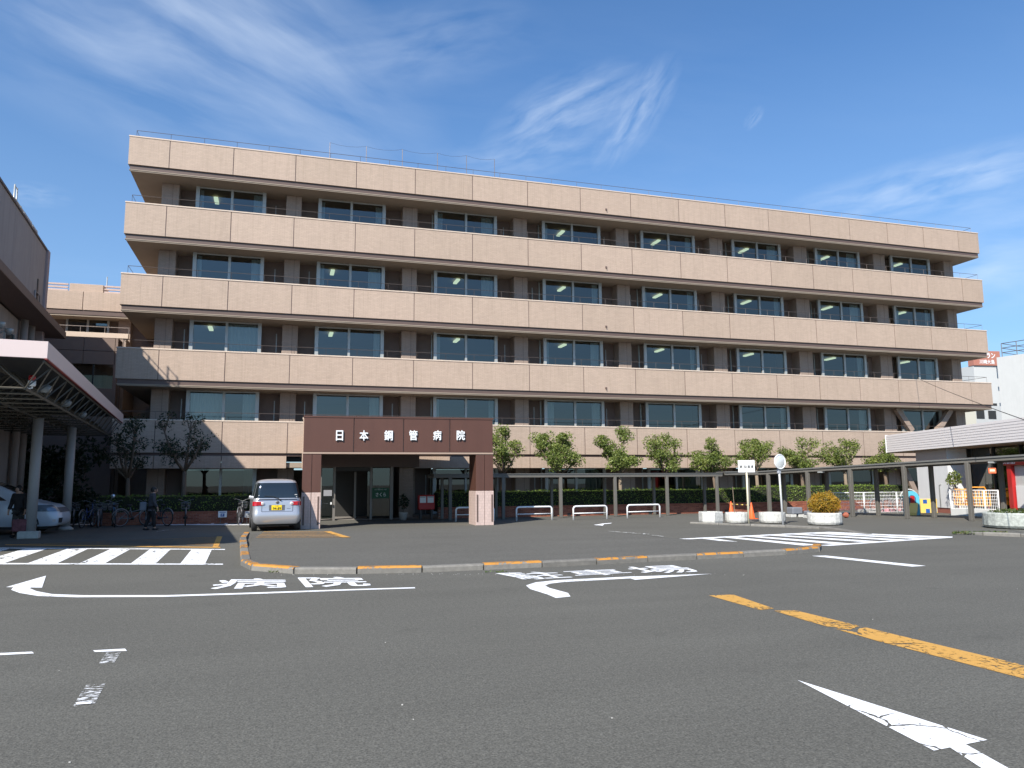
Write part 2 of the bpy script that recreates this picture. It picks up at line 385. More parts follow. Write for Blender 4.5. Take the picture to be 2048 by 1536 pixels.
M_asph = asphalt_mat('asphalt', (.121, .116, .099)); M_asph2 = asphalt_mat('asphalt_island', (.122, .117, .102))
BE = (.465, .350, .268)
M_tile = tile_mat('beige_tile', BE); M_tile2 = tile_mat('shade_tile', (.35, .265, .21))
M_cope = mat('coping', (.60, .48, .38), .6, noise=.12, scale=4)
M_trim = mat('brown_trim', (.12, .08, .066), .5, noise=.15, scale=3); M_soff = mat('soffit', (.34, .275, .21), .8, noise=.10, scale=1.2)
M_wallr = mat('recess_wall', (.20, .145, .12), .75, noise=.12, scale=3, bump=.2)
M_alum = mat('aluminium', (.44, .45, .43), .42, .25, noise=.1, scale=3); M_doorp = mat('shaded_aluminium', (.22, .20, .18), .45, .3); M_rail = mat('rail_bronze', (.16, .13, .115), .4, .6)  # door posts are aluminium with the portico shade put into their colour
M_raill = mat('rail_light', (.42, .36, .32), .4, .4)
M_glass = glass_mat('window_glass'); M_glasc = glass_mat('clear_glass', (.85, .88, .86), .04); M_glassd = glass_mat('dark_glass', (.20, .24, .23), .05)
M_in = mat('interior_wall', (.34, .33, .30), .9, noise=.1); M_inf = mat('interior_floor', (.20, .18, .16), .8)
M_lamp = mat('fluorescent', (.9, .95, .8), .5, emit=((.90, 1.0, .66), 1.0))
M_curt = mat('curtain', (.80, .84, .82), .9, noise=.15, scale=3, stretch=(6, 6, .3)); M_curtw = mat('white_curtain', (.8, .8, .78), .9)
M_brown = mat('brown_panel', (.094, .040, .027), .5, noise=.08, scale=2.2, dirt=.25); M_bjoint = mat('joint_seal', (.36, .26, .20), .7)
M_pink = tile_mat('pink_tile', (.53, .40, .35), .10, .10, .86); M_letter = mat('letter_white', (.80, .80, .80), .35)
M_letters = mat('letter_edge', (.30, .34, .34), .4, .3)
M_dark = mat('dark_metal', (.035, .033, .03), .5); M_black = mat('black_rubber', (.018, .018, .019), .75)
M_white = mat('white_paint', (.80, .80, .79), .4, noise=.05, scale=3); M_whited = mat('white_wall', (.53, .53, .51), .7, noise=.06, scale=1.5, dirt=.12)
M_bark = mat('bark', (.14, .10, .07), .9, noise=.4, scale=14, stretch=(1, 1, .4), bump=.8, bscale=25)
M_barkl = mat('bark_light', (.22, .17, .12), .9, noise=.4, scale=14, stretch=(1, 1, .4), bump=.8, bscale=25)
M_leaf = leaf_mat('tree_leaves', (.045, .068, .014), (.165, .215, .045), (.34, .37, .10))
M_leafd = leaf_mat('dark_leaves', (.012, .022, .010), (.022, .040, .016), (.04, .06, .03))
M_hedge = leaf_mat('hedge_leaves', (.045, .075, .014), (.15, .23, .035), (.32, .40, .06)); M_hedgec = mat('hedge_inside', (.018, .022, .010), .95)
M_orleaf = leaf_mat('orange_leaves', (.20, .16, .015), (.44, .27, .03), (.60, .24, .03))
M_conc = mat('concrete', (.40, .39, .36), .85, noise=.35, scale=7, bump=.7, bscale=30)
M_concw = mat('planter_concrete', (.56, .55, .51), .85, noise=.6, scale=11, bump=1.0, bscale=26)
M_kerb = mat('kerb_concrete', (.19, .178, .157), .85, noise=.45, scale=9, bump=.6, vary=.15); M_kerbo = paint_mat('kerb_orange', (.50, .22, .035), .5, 7)
M_mort = mat('mortar', (.30, .22, .18), .9, noise=.2); M_shel = mat('shelter_bronze', (.135, .125, .108), .5, noise=.15, scale=2.5, dirt=.2)
M_shroof = mat('shelter_roof', (.13, .128, .12), .5, noise=.15)
P_white = paint_mat('road_white', (.84, .84, .84), .30, 14); P_whitec = paint_mat('road_white_cracked', (.84, .84, .84), .26, 14, crack=2.6)
P_worn = paint_mat('road_white_worn', (.74, .74, .74), .66, 11, stretch=(.5, 1.6, 1)); P_faint = paint_mat('road_white_faint', (.6, .6, .58), .68, 10); P_scuff = paint_mat('road_white_scuffed', (.7, .7, .69), .80, 18, stretch=(.6, 1.8, 1))
P_yel = paint_mat('road_yellow', (.58, .31, .065), .46, 17, crack=.8, stretch=(1.4, .8, 1)); P_yel2 = paint_mat('road_yellow_lines', (.62, .32, .07), .36, 9)
M_orange = mat('cone_orange', (.85, .12, .02), .5); M_red = mat('red_plastic', (.42, .02, .02), .4); M_redd = mat('dark_red', (.22, .03, .03), .5)
M_blue = mat('blue_paint', (.02, .10, .36), .4); M_cyan = mat('play_blue', (.10, .46, .60), .5); M_yell = mat('play_yellow', (.80, .56, .14), .5)
M_green = mat('poster_green', (.012, .09, .04), .6); M_steel = mat('steel', (.22, .22, .23), .5, .6); M_cream = mat('cream_pole', (.72, .66, .48), .45, noise=.1)
M_skin = mat('skin', (.42, .26, .19), .6); M_hair = mat('hair', (.02, .017, .015), .6)

# ---------------------------------------------------------------- ground
def sheet(name, pts, z, m, label=None, cat=None, kind=None, group=None, parent=None):
    c = sum((Vector((p[0], p[1], 0)) for p in pts), Vector())/len(pts)
    b = MB(); b.quad(*[(p[0], p[1], (p[2] if len(p) > 2 else 0)+z) for p in pts])
    return tag(b.build(name, m, parent, fix=False), label, cat, group, kind)
b = MB(); N = 12
ex = 900
b.quad((-ex, -ex, 0), (ex, -ex, 0), (ex, ex, 0), (-ex, ex, 0))
tag(b.build('asphalt_ground', M_asph, fix=False), kind='structure')

# raised island of pavement in front of the portico
KH = .11
front_px = [(484, 1119), (504, 1128.5), (547, 1133.5), (616, 1135.5), (692, 1135.3), (772, 1133.5), (885, 1131.3), (940, 1128.5), (1031, 1124.5), (1100, 1121.7), (1232, 1115.4), (1356, 1109.3), (1458, 1105), (1571, 1099), (1636, 1093.5)]
FR = [G(u, v, KH) for u, v in front_px]
BACK = [Vector((-1.0, 26.9, 0)), Vector((-.35, 26.9, 0))]
br_px = [(1210, 1066), (1340, 1077), (1500, 1085), (1636, 1091.5)]
BR = [G(u, v) for u, v in br_px]
def back_y(x):
    pts = [(-9, 26.9), (BR[0].x, 26.0)]+[(p.x, p.y) for p in BR[1:]]+[(BR[-1].x+9, BR[-1].y)]
    for (xa, ya), (xb, yb) in zip(pts, pts[1:]):
        if xa <= x <= xb: return ya+(yb-ya)*(x-xa)/max(1e-6, xb-xa)
    return pts[-1][1]
def fr_y(x):
    for a, c in zip(FR, FR[1:]):
        if a.x <= x <= c.x: return a.y+(c.y-a.y)*(x-a.x)/(c.x-a.x)
    return FR[0].y if x < FR[0].x else FR[-1].y
XL0, XR0 = FR[0].x, FR[-1].x
def isl_h(x, y):
    yf, yb = fr_y(x), back_y(x); t = max(0, min(1, (y-yf)/max(.3, yb-yf))); return .109*(1-t)**.8 if t < 1 else 0
b = MB(); nx, ny = 50, 12; idx = []
xs = [XL0+(XR0-XL0)*i/nx for i in range(nx+1)]
vs = []
for x in xs:
    yf, yb = fr_y(x)+.13, back_y(x)
    for j in range(ny+1):
        y = yf+(yb-yf)*j/ny; vs.append((x-.02*0, y, max(.006, isl_h(x, y)-.004)))
b.add(vs, [(i*(ny+1)+j, (i+1)*(ny+1)+j, (i+1)*(ny+1)+j+1, i*(ny+1)+j+1) for i in range(nx) for j in range(ny)])
tag(b.build('pavement', M_asph2, fix=False), kind='structure')

def kerb(name, path, label, orange, w=.15, seg=1.0, hts=None, group=None, stones=(0.0,)):
    """a row of kerb stones along a path, each one a part"""
    root = thing(name, label, 'kerb', (path[0].x, path[0].y, 0), 0, group); o0 = Vector((path[0].x, path[0].y, 0))
    P = [Vector((p.x, p.y, 0)) for p in path]; L = [0]
    for a, c in zip(P, P[1:]): L.append(L[-1]+(c-a).length)
    def at(s):
        for i in range(len(P)-1):
            if s <= L[i+1] or i == len(P)-2:
                t = (s-L[i])/(L[i+1]-L[i]); h = hts[i]+(hts[i+1]-hts[i])*min(1, max(0, t)); return P[i].lerp(P[i+1], t), h
    n = max(1, round(L[-1]/seg)); d = L[-1]/n
    for k in range(n):
        (p, h0), (q, h1) = at(k*d+.012), at((k+1)*d-.012)
        t = (q-p).normalized(); nn = Vector((-t.y, t.x, 0)); jit = R.uniform(-.006, .006)
        b = MB(); a0, a1, c0, c1 = p-o0, q-o0, p+nn*w-o0, q+nn*w-o0
        bz = Vector((0, 0, 1)); e = nn*(-.02)
        vs = [a0+e, a1+e, c1, c0, a0+e+bz*(h0-.03+jit), a1+e+bz*(h1-.03+jit), c1+bz*(h1+jit), c0+bz*(h0+jit), a0+bz*(h0+jit), a1+bz*(h1+jit)]
        b.add(vs, [(0,1,5,4), (4,5,9,8), (8,9,6,7), (1,2,6,9,5), (3,0,4,8,7), (2,3,7,6)])
        st = b.build('kerb_stone', M_kerb, root)
        if orange and k % 2 == 0:
            f = MB(); z = Vector((0, 0, .003)); f.quad(a0+e+bz*(h0-.03+jit)+z, a1+e+bz*(h1-.03+jit)+z, a1+bz*(h1+jit)+z, a0+bz*(h0+jit)+z)
            f.quad(a0+bz*(h0+jit)+z, a1+bz*(h1+jit)+z, c1+bz*(h1+jit)+z, c0+bz*(h0+jit)+z)
            f.build('paint', M_kerbo, st)
    return root
kerb('kerb', FR[1:], 'long kerb of weathered stones, alternately painted orange, curving along the front of the portico island', True, hts=[.112]*len(FR), seg=1.15)
le = [Vector((-.95, 26.6, 0)), G(481, 1075, .06), G(482, 1095, .1), FR[0], FR[1]]
kerb('kerb', le, 'short kerb with orange painted stones running from the silver car to the island corner', True, hts=[.03, .07, .09, .112, .112], seg=1.1)
kerb('kerb', [FR[-1], G(1651, 1093, .11), G(1641, 1088.5, .1)], 'blunt kerb end with orange top where the island meets the hatched crossing', True, hts=[.112, .11, .10], seg=.8)
kp = [G(1380, 1047), G(1480, 1051.5), (G(1560, 1054.5)), G(1640, 1058.5), G(1690, 1064), G(1735, 1069)]
kerb('kerb', kp, 'low grey kerb in front of the white concrete planters', False, hts=[.06, .07, .08, .08, .07, .02], seg=1.2)
kp = [G(1905, 1067), G(1960, 1070.5), G(2060, 1075), G(2200, 1083)]
kerb('kerb', kp, 'mossy low kerb below the large round planter by the street corner', False, hts=[.03, .09, .1, .1], seg=1.0)

# road markings: flat painted shapes a few mm above the ground
def mark(name, label, polys, m, group=None, z=.004, hf=None, cat='road marking'):
    b = MB(); c = G(*polys[0][0]); 
    for i_, pl in enumerate(polys):
        p = [G(u, v) for u, v in pl]
        b.quad(*[(q.x-c.x, q.y-c.y, z+i_*.0004+(hf(q.x, q.y) if hf else 0)) for q in p])
    o = b.build(name, m, fix=False); o.location = (c.x, c.y, 0)
    for f in o.data.polygons:
        if f.normal.z < 0: f.flip()
    return tag(o, label, cat, group)
def strip_px(pts, w0, w1=None):
    """a painted band along pixels, width in metres on the ground"""
    g = [G(u, v) for u, v in pts]; n = len(g); out = []
    for i in range(n):
        t = (g[min(n-1, i+1)]-g[max(0, i-1)]).normalized(); nn = Vector((-t.y, t.x, 0)); w = w0 if w1 is None else w0+(w1-w0)*i/(n-1)
        out.append((g[i]+nn*w/2, g[i]-nn*w/2))
    return out
def mark_strip(name, label, strips, m, group=None, z=.004, extra=()):
    c = strips[0][0][0].copy(); b = MB()
    for s in strips:
        for a, d in zip(s, s[1:]): b.quad(*[(q.x-c.x, q.y-c.y, z) for q in (a[0], a[1], d[1], d[0])])
    for pl in extra: b.quad(*[(G(u, v).x-c.x, G(u, v).y-c.y, z+.002) for u, v in pl])
    o = b.build(name, m, fix=False); o.location = (c.x, c.y, 0)
    for f in o.data.polygons:
        if f.normal.z < 0: f.flip()
    return tag(o, label, 'road marking', group)
# zebra crossing, left
st = [[(0, 1122), (0, 1112), (58, 1097), (98, 1097)], [(0, 1128), (-30, 1128), (60, 1097), (98, 1097)]]
zeb = [[(-160, 1128), (-90, 1128), (20, 1097.5), (-30, 1097.5)], [(-55, 1128), (4, 1128), (95, 1097.5), (50, 1097.5)], [(52, 1128), (112, 1128), (176, 1098), (134, 1098)],
       [(156, 1128.5), (207, 1128.5), (262, 1098), (222, 1098)], [(260, 1128.5), (310, 1128.5), (342, 1098.5), (301, 1098)], [(360, 1128.5), (410, 1128.5), (424, 1099), (384, 1098.5)]]
mark('crosswalk', 'white zebra crossing with broad worn bars beside the truss canopy', zeb+[[(-200, 1094), (-200, 1096), (450, 1100.2), (450, 1098.6)], [(-200, 1126), (-200, 1129), (446, 1130), (446, 1128)]], P_whitec, cat='crosswalk')
# hatched crossing, right
hs = [[(1352, 1078), (1640, 1064.5), (1644, 1066.5), (1362, 1079.5)], [(1640, 1064.5), (1905, 1073.5), (1900, 1075.5), (1640, 1066.5)], [(1635, 1091), (1905, 1073.5), (1905, 1075.5), (1660, 1092)]]
k = 8
TL, TR_, BL_, BRr = G(1440, 1074), G(1705, 1064.8), G(1350, 1078), G(1625, 1091)
def edge_back(t): return G(1352, 1078).lerp(G(1640, 1065), t)
for i in range(7):
    ub = [(1392, 1076), (1434, 1074), (1476, 1072), (1520, 1070), (1562, 1068), (1602, 1066.3), (1638, 1065)][i]
    ue = [(1512, 1089.3), (1620, 1091.2), (1690, 1089), (1752, 1085), (1806, 1081.5), (1850, 1078.4), (1884, 1076)][i]
    du, dv = 20, -.9
    hs.append([ub, (ub[0]+du, ub[1]+dv), (ue[0]+(18 if i else 8), ue[1]-(1.2 if i else -.4)), (ue[0]-14, ue[1]+.3)])
mark('crosswalk', 'fresh white hatched crossing zone between the island and the planters', hs, P_white, cat='crosswalk')
mark('lane_line', 'white dash line alone on the road below the hatched zone', [[(1623, 1112), (1652, 1111.5), (1852, 1132), (1824, 1133.6)]], P_white, cat='road marking')
# yellow line
yl = [(1418, 1191.5), (1466, 1189.5), (1548, 1217.5), (1520, 1220.5)]
y2 = [(1548, 1222), (1590, 1221), (1800, 1272), (2048, 1331), (2300, 1395), (2300, 1432), (2048, 1358), (1760, 1284), (1600, 1238)]
b = MB(); c = G(1418, 1191)
for q in ([yl[0], yl[1], yl[2], yl[3]], [y2[0], y2[1], y2[2], y2[7], y2[8]], [y2[2], y2[3], y2[6], y2[7]], [y2[3], y2[4], y2[5], y2[6]]):
    b.quad(*[(G(u, v).x-c.x, G(u, v).y-c.y, .004) for u, v in q])
o = b.build('centre_line', P_yel, fix=False); o.location = c
for f in o.data.polygons:
    if f.normal.z < 0: f.flip()
tag(o, 'flaking orange yellow centre line running to the lower corner of the road', 'road marking')
# arrows
b = MB(); c = G(1595, 1361)
for q in ([(1595, 1361), (1975, 1481), (1868, 1502.5)], [(1900, 1496), (1932, 1490), (2200, 1640), (2120, 1640)]):
    b.quad(*[(G(u, v).x-c.x, G(u, v).y-c.y, .004) for u, v in q])
o = b.build('arrow_marking', P_whitec, fix=False); o.location = c
for f in o.data.polygons:
    if f.normal.z < 0: f.flip()
tag(o, 'large cracked white arrow painted nearest the camera', 'road marking')
arcs = [strip_px([(830, 1176), (700, 1180), (520, 1186.5), (330, 1192.5), (160, 1193), (90, 1190.5), (56, 1184.5), (41, 1178.5), (48, 1172)], .12, .26)]
mark_strip('arrow_marking', 'thin white arrow curving back to the left above the zebra crossing side', arcs, P_white, extra=[[(12, 1175), (92, 1152), (84, 1176)]])
arcs = [strip_px([(1141, 1194), (1116, 1188), (1080, 1177.5), (1071, 1171.5), (1085, 1166.5), (1120, 1162.5), (1190, 1159), (1275, 1154.5)], .34, .22)]
a0_, b0_ = G(1141, 1193.5), G(1112, 1196.5)
if (a0_-arcs[0][1][0]).length > (b0_-arcs[0][1][0]).length: a0_, b0_ = b0_, a0_
arcs[0][0] = (a0_, b0_)
mark_strip('arrow_marking', 'bright white curved arrow under the parking lot lettering', arcs, P_white, extra=[[(1240, 1154.6), (1424, 1148.2), (1270, 1160.4), (1258, 1156.5)]])
# road lettering
def road_text(body, label, tl, tr, bl, br, bold):
    me, co = text_mesh(body, bold)
    P = [G(*p) for p in (tl, tr, bl, br)]; c = P[2]
    u = co[:, 0:1]; v = co[:, 1:2]; A = np.array([list(p) for p in P])
    q = (A[2]*(1-u)+A[3]*u)*(1-v)+(A[0]*(1-u)+A[1]*u)*v; q -= np.array([c.x, c.y, 0]); q[:, 2] = .004+co[:, 2]
    me.vertices.foreach_set('co', q.ravel()); me.update(); me.materials.append(P_white)
    o = bpy.data.objects.new('road_lettering', me); COL.objects.link(o); o.location = (c.x, c.y, 0)
    for f in me.polygons:
        if f.normal.z < 0: f.flip()
    return tag(o, label, 'road marking')
road_text('病', 'white painted road character for sickness, leftmost above the thin arrow', (442, 1157), (570, 1158.5), (414, 1179.5), (580, 1176), .016)
road_text('院', 'white painted road character for institution, right of the sickness character', (594, 1155), (722, 1154.5), (612, 1175.5), (746, 1172.5), .018)
road_text('駐', 'white painted road character for halting, first of three by the curved arrow', (980, 1147), (1108, 1143.5), (1052, 1160.5), (1147, 1156), .011)
road_text('車', 'white painted road character for vehicle, middle one of the parking words', (1118, 1143), (1228, 1138.5), (1160, 1154), (1272, 1147.5), .006)
road_text('場', 'white painted road character for place, last of three by the curved arrow', (1240, 1135.5), (1352, 1130.5), (1300, 1149.5), (1407, 1143.5), .009)
# worn parking lines lower left
b0 = [[(-200, 1316), (64, 1304), (68, 1307.5), (-200, 1322)]]
mark('bay_line', 'thick white parking line leaving the frame at the lower left', b0, P_white)
mark('bay_line', 'white line end above the scuffed parking marks', [[(186, 1301.5), (250, 1298), (254, 1302.5), (190, 1304.8)]], P_white)
mark('bay_line', 'scuffed remains of a white line, upper patch', [[(212, 1306), (242, 1305), (236, 1314), (228, 1326), (198, 1328), (206, 1315)]], P_scuff)
mark('bay_line', 'scuffed remains of a white line, lower patch', [[(172, 1371), (212, 1366), (200, 1388), (188, 1411), (146, 1414), (160, 1390)]], P_scuff)
mark('bay_line', 'last white trace of the worn line below the scuffed patches', [[(152, 1407), (160, 1405), (184, 1406), (182, 1409), (153, 1411)]], P_white, z=.007)
# yellow hatched boxes
hl = [[(10, 1090.5), (440, 1096), (441, 1094.4), (10, 1089.2)], [(425, 1095), (436, 1095), (445, 1073), (434, 1073)]]
for i in range(9):
    hl.append([(40+i*38, 1089.6+i*.55), (41+i*38, 1089.2+i*.55), (440-i*0, 1074.5+i*2.3), (440, 1074.1+i*2.3)])
mark('hatched_box', 'faded yellow hatched box in the shade next to the zebra crossing', hl, P_yel2, hf=lambda x, y: .002)
hl = [[(648, 1063.5), (661, 1063), (701, 1078.2), (684, 1078.2)]]
for i in (0, 1.25, 2.5, 3.75, 5):
    hl.append([(512+i*3, 1077.9-i*2.7), (512+i*3, 1077.3-i*2.7), (690-i*7, 1077.0-i*2.5), (690-i*7, 1077.6-i*2.5)])
mark('hatched_box', 'yellow hatched box behind the parked silver car', hl, P_yel2, z=.009, hf=isl_h)
# bicycle bay lines
bl = [[(130, 1048.2), (500, 1048.4), (500, 1050.3), (130, 1050.0)]]
for i in range(14):
    u0 = 158+i*26.6; bl.append([(u0-8+i*.5, 1048.3), (u0-2+i*.5, 1048.3), (u0+8, 1044.5), (u0+3, 1044.5)])
mark('bay_line', 'long white line with short ticks edging the bicycle bays', bl, P_white)
mark_strip('bay_line', 'faint curved white line on the shaded asphalt behind the walking person', [strip_px([(306, 1065), (330, 1060.5), (360, 1058.5), (400, 1057)], .12)], P_faint)
mark('arrow_marking', 'small white arrow on the pavement in front of the hoop rails', [[(1187, 1050.5), (1206, 1047.5), (1224, 1046.2), (1222, 1047.6), (1208, 1049), (1206, 1052)]], P_white, z=.012)
mark('road_edge_line', 'thin faded edge line at the tip of the hatched zone', [[(1212, 1066), (1290, 1068), (1342, 1078), (1334, 1078.4), (1284, 1069.4)]], P_faint, z=.02, hf=lambda x, y: isl_h(x, y))

# ================================================================ hospital
YF = 38.008
ZB = [(18.07, 16.64), (14.81, 13.25), (11.37, 9.86), (7.87, 6.41), (4.57, 3.04)]
XE = [-7.18, -5.40, -2.51, .43, 3.44, 6.49, 9.59, 12.71, 15.83, 18.94, 22.04, 25.14, 28.18, 31.20, 34.17, 37.12, 40.05, 42.96, 44.71]
HO = thing('hospital', 'long beige five storey hospital with wraparound parapet bands and recessed windows', 'building', (0, YF, 0))
def L(y): return y-YF
XL, XR = XE[0], XE[-1]
for k, (zt, zb) in enumerate(ZB):
    for i in range(18):
        b = MB(); j = R.uniform(-.003, .003)
        b.box(XE[i]+(.018 if i else 0), XE[i+1]-(.018 if i < 17 else 0), 0+j, .17, zb, zt-.075, .003); b.build('parapet_panel', M_tile, HO)
    b = MB(); b.box(XL-.02, XR+.02, -.025, .24, zt-.075, zt, .015); b.build('coping', M_cope, HO)
    b = MB(); b.box(XL+.03, XR-.03, .012, .16, zb+.004, zt-.08); b.build('joint_backing', M_trim, HO)
    if k < 4:
        b = MB(); b.box(XL+.08, XR-.08, .07, .22, zb-.225, zb-.001); b.build('recess_trim', M_trim, HO)
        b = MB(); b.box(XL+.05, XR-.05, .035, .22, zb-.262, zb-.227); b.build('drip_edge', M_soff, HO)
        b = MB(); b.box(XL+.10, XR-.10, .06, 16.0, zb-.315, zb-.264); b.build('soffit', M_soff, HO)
    for sx, x0, x1 in ((0, XL, XL+.17), (1, XR-.17, XR)):
        for q in range(5):
            b = MB(); b.box(x0, x1, .18+q*3.1, .18+q*3.1+3.07, zb, zt-.076, .01); b.build('side_panel', M_tile, HO)
        b = MB(); b.box(x0-.02 if not sx else x0-.05, x1+.05 if not sx else x1+.02, .245, 15.7, zt-.075, zt, .01); b.build('side_coping', M_cope, HO)
    zr = zt+(.36 if k else .40)
    b = MB(); yr = .10 if k else .30
    b.tube([(XL+.25, 6, zr), (XL+.25, yr, zr), (XR-.25, yr, zr), (XR-.25, 6, zr)], .013, 5)
    n = 34
    for q in range(n+1):
        x = XL+.25+(XR-XL-.5)*q/n; b.tube([(x, yr, zt-.01), (x, yr, zr)], .009, 4)
    b.build('railing', M_rail, HO)
    if k < 5:
        x = PY(1212, [410, 527, 648, 772, 880][k], YF).x
        b = MB(); b.box(x-.05, x+.05, -.03, .0, zb+.22, zb+.32); b.tube([(x, -.03, zb+.25), (x, -.07, zb+.17)], .02, 6); b.build('drain_spout', M_trim, HO)
# lower beam with its recess
for i in range(18):
    if 3 <= i <= 4: continue
    b = MB(); b.box(XE[i]+(.016 if i else 0), XE[i+1]-(.016 if i < 17 else 0), .02, .2, 2.32, 2.90, .01); b.build('beam_panel', M_tile, HO)
b = MB(); b.box(XL+.05, XR-.05, .10, .2, 2.9, 3.04); b.build('recess_trim', M_trim, HO)
b = MB(); b.box(XL+.1, XR-.1, .2, 1.9, 2.36, 2.60); b.build('soffit', M_soff, HO)
# roof and floor slabs, core
b = MB(); b.box(XL+.17, XR-.17, .2, 15.7, 16.70, 17.2); b.build('roof', M_conc, HO)
CX0, CX1 = -5.80, 43.62; YC = 1.20; YW = 1.98
sto = [(ZB[s+1][0]-1.25, ZB[s][1]-.315) for s in range(4)]+[(0.0, 2.36)]
for s, (z0, z1) in enumerate(sto):
    if s < 4:
        b = MB(); b.box(CX0+.05, CX1-.05, .17, 15.5, z0-.25, z0); b.build('floor_slab', M_inf, HO)
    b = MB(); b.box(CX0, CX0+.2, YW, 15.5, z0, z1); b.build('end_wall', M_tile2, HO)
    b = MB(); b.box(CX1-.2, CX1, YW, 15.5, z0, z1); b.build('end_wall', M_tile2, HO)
    b = MB(); b.box(CX0+.2, CX1-.2, 6.6, 6.8, z0, z1); b.build('room_wall', M_in, HO)
cols = [(-5.83, -5.04), (0.03, .80), (6.04, 6.83), (12.26, 13.06), (18.53, 19.34), (24.76, 25.67), (30.81, 31.80), (36.99, 37.93), (42.85, 43.64)]
wins = [(-4.21, -2.59, -1.04), (1.73, 3.35, 5.06), (7.88, 9.57, 11.26), (14.11, 15.85, 17.54), (20.31, 22.07, 23.77), (26.53, 28.25, 29.90), (32.66, 34.36, 35.97), (38.64, 40.26, 41.76)]
wins = [tuple(x*.995 for x in w) for w in wins]
M_lamp2 = M_lamp
def wavy(x0, x1, y, z0, z1, m, parent, name='curtain', amp=.035, per=.16):
    b = MB(); n = max(6, int((x1-x0)/per*4)); vs = []
    for i in range(n+1):
        x = x0+(x1-x0)*i/n; a = amp*math.sin(i*math.pi/2+R.random()*.6); vs += [(x, y+a, z0), (x, y+a*.7, z1)]
    b.add(vs, [(2*i, 2*i+2, 2*i+3, 2*i+1) for i in range(n)], True); return b.build(name, m, parent, fix=False)
full = {(2, 0, 1), (3, 0, 0)}
for s, (z0, z1) in enumerate(sto):
    for c0, c1 in cols:
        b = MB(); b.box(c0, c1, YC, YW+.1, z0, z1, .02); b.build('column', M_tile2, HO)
        cm = (c0+c1)/2+.1
        b = MB(); b.box(cm-.008, cm+.008, YC-.004, YC+.02, z0, z1); b.build('column_joint', M_trim, HO)
        b = MB(); b.box(c0+.2, c0+.3, YW+.1, 6.6, z0, z1); b.build('partition', M_in, HO)
    for w, (x0, xm, x1) in enumerate(wins):
        c1 = cols[w][1]; c2 = cols[w+1][0]
        if s == 4 and w == 1: continue
        for a, e in ((c1, x0-.07), (x1+.07, c2)):
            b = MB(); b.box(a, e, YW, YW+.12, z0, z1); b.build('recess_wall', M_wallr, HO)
            if R.random() < .5 and e-a > .6:
                q = a+(e-a)*R.uniform(.45, .75); f = MB(); f.box(q, q+.04, YW-.03, YW, z0, z1-.35); f.build('door_frame', M_alum, HO)
        win = MB()
        for x in (x0, xm, x1):
            wd = .085 if x != xm else .06; win.box(x-wd, x+wd, YC-.02, YC+.10, z0, z1-.003)
        win.box(x0+.085, x1-.085, YC+.02, YC+.09, z1-.07, z1-.004); win.box(x0+.085, x1-.085, YC+.02, YC+.09, z0+.02, z0+.12)
        wo = win.build('window', M_alum, HO)
        for a, e in ((x0+.085, xm-.06), (xm+.06, x1-.085)):
            p = MB(); jj = R.uniform(-.006, .006); p.quad((a, YC+.05+jj, z0+.12), (e, YC+.05-jj, z0+.12), (e, YC+.05-jj, z1-.07), (a, YC+.05+jj, z1-.07)); p.build('pane', M_glass if s < 4 else M_glassd, wo, fix=False)
        # side returns of the window box
        p = MB(); p.quad((x0-.05, YC+.10, z0+.1), (x0-.05, YW, z0+.1), (x0-.05, YW, z1-.05), (x0-.05, YC+.1, z1-.05)); p.build('side_pane', M_glassd, wo, fix=False)
        p = MB(); p.box(x0-.08, x0-.02, YW-.09, YW, z0, z1-.003); p.build('side_frame', M_alum, wo)
        p = MB(); p.box(x1-.02, x1+.05, YC+.10, YW+.1, z0, z1); p.build('side_wall', M_wallr, wo)
        # curtains and a ceiling lamp
        wx = x1-x0
        for pn, (a, e) in enumerate(((x0+.1, xm-.05), (xm+.05, x1-.1))):
            if (s, w, pn) in full: wavy(a, e, YC+.25, z0+.5, z1-.08, M_curt, HO)
            elif R.random() < (.75 if pn else .55):
                f = R.choice((.16, .2, .3, .42)) if s < 4 else R.choice((.5, .98, .3))
                if pn: wavy(e-(e-a)*f, e, YC+.28, z0+.1, z1-.08, M_curt, HO)
                else: wavy(a, a+(e-a)*f*.7, YC+.28, z0+.1, z1-.08, M_curt, HO)
        if s < 3 and R.random() < .8 or s == 2:
            xx = x0+wx*.33+(-.3 if w < 2 else .2+w*.10); b = MB(); b.box(xx-.10, xx+.10, YC+1.1, YC+2.0, z1-.13, z1-.05); b.build('ceiling_lamp', M_lamp, HO)
# V-shaped steel braces in front of the last bay
for s, (pts) in enumerate((((1792, 816), (1823, 862)), ((1900, 820), (1874, 862)), ((1806, 935), (1832, 990)))):
    a = PY(*pts[0], 38.9); c = PY(*pts[1], 38.9); d = (c-a); 
    b = MB(); ez = d/2; ex = Vector((d.z, 0, -d.x)).normalized()*.17; b.obox((a+c)/2-Vector((0, YF, 0)), ex, (0, .14, 0), ez); b.build('brace', M_tile2, HO)
# lightning wire posts on the roof
wp = [PY(u, v, 40.5) for u, v in ((660, 285), (733, 293), (805, 299), (875, 306), (933, 311), (989, 318))]
b = MB(); top = []
for p in wp:
    b.tube([(p.x, 2.5, 17.2), (p.x, 2.5, p.z)], .016, 5)
b.build('roof_post', M_rail, HO)
b = MB()
for p, q in zip(wp, wp[1:]):
    m = (p+q)/2; b.tube([(p.x, 2.5, p.z), ((p.x+m.x)/2, 2.5, (p.z+m.z)/2-.09), (m.x, 2.5, m.z-.12), ((q.x+m.x)/2, 2.5, (q.z+m.z)/2-.09), (q.x, 2.5, q.z)], .006, 4)
b.build('roof_wire', M_rail, HO)

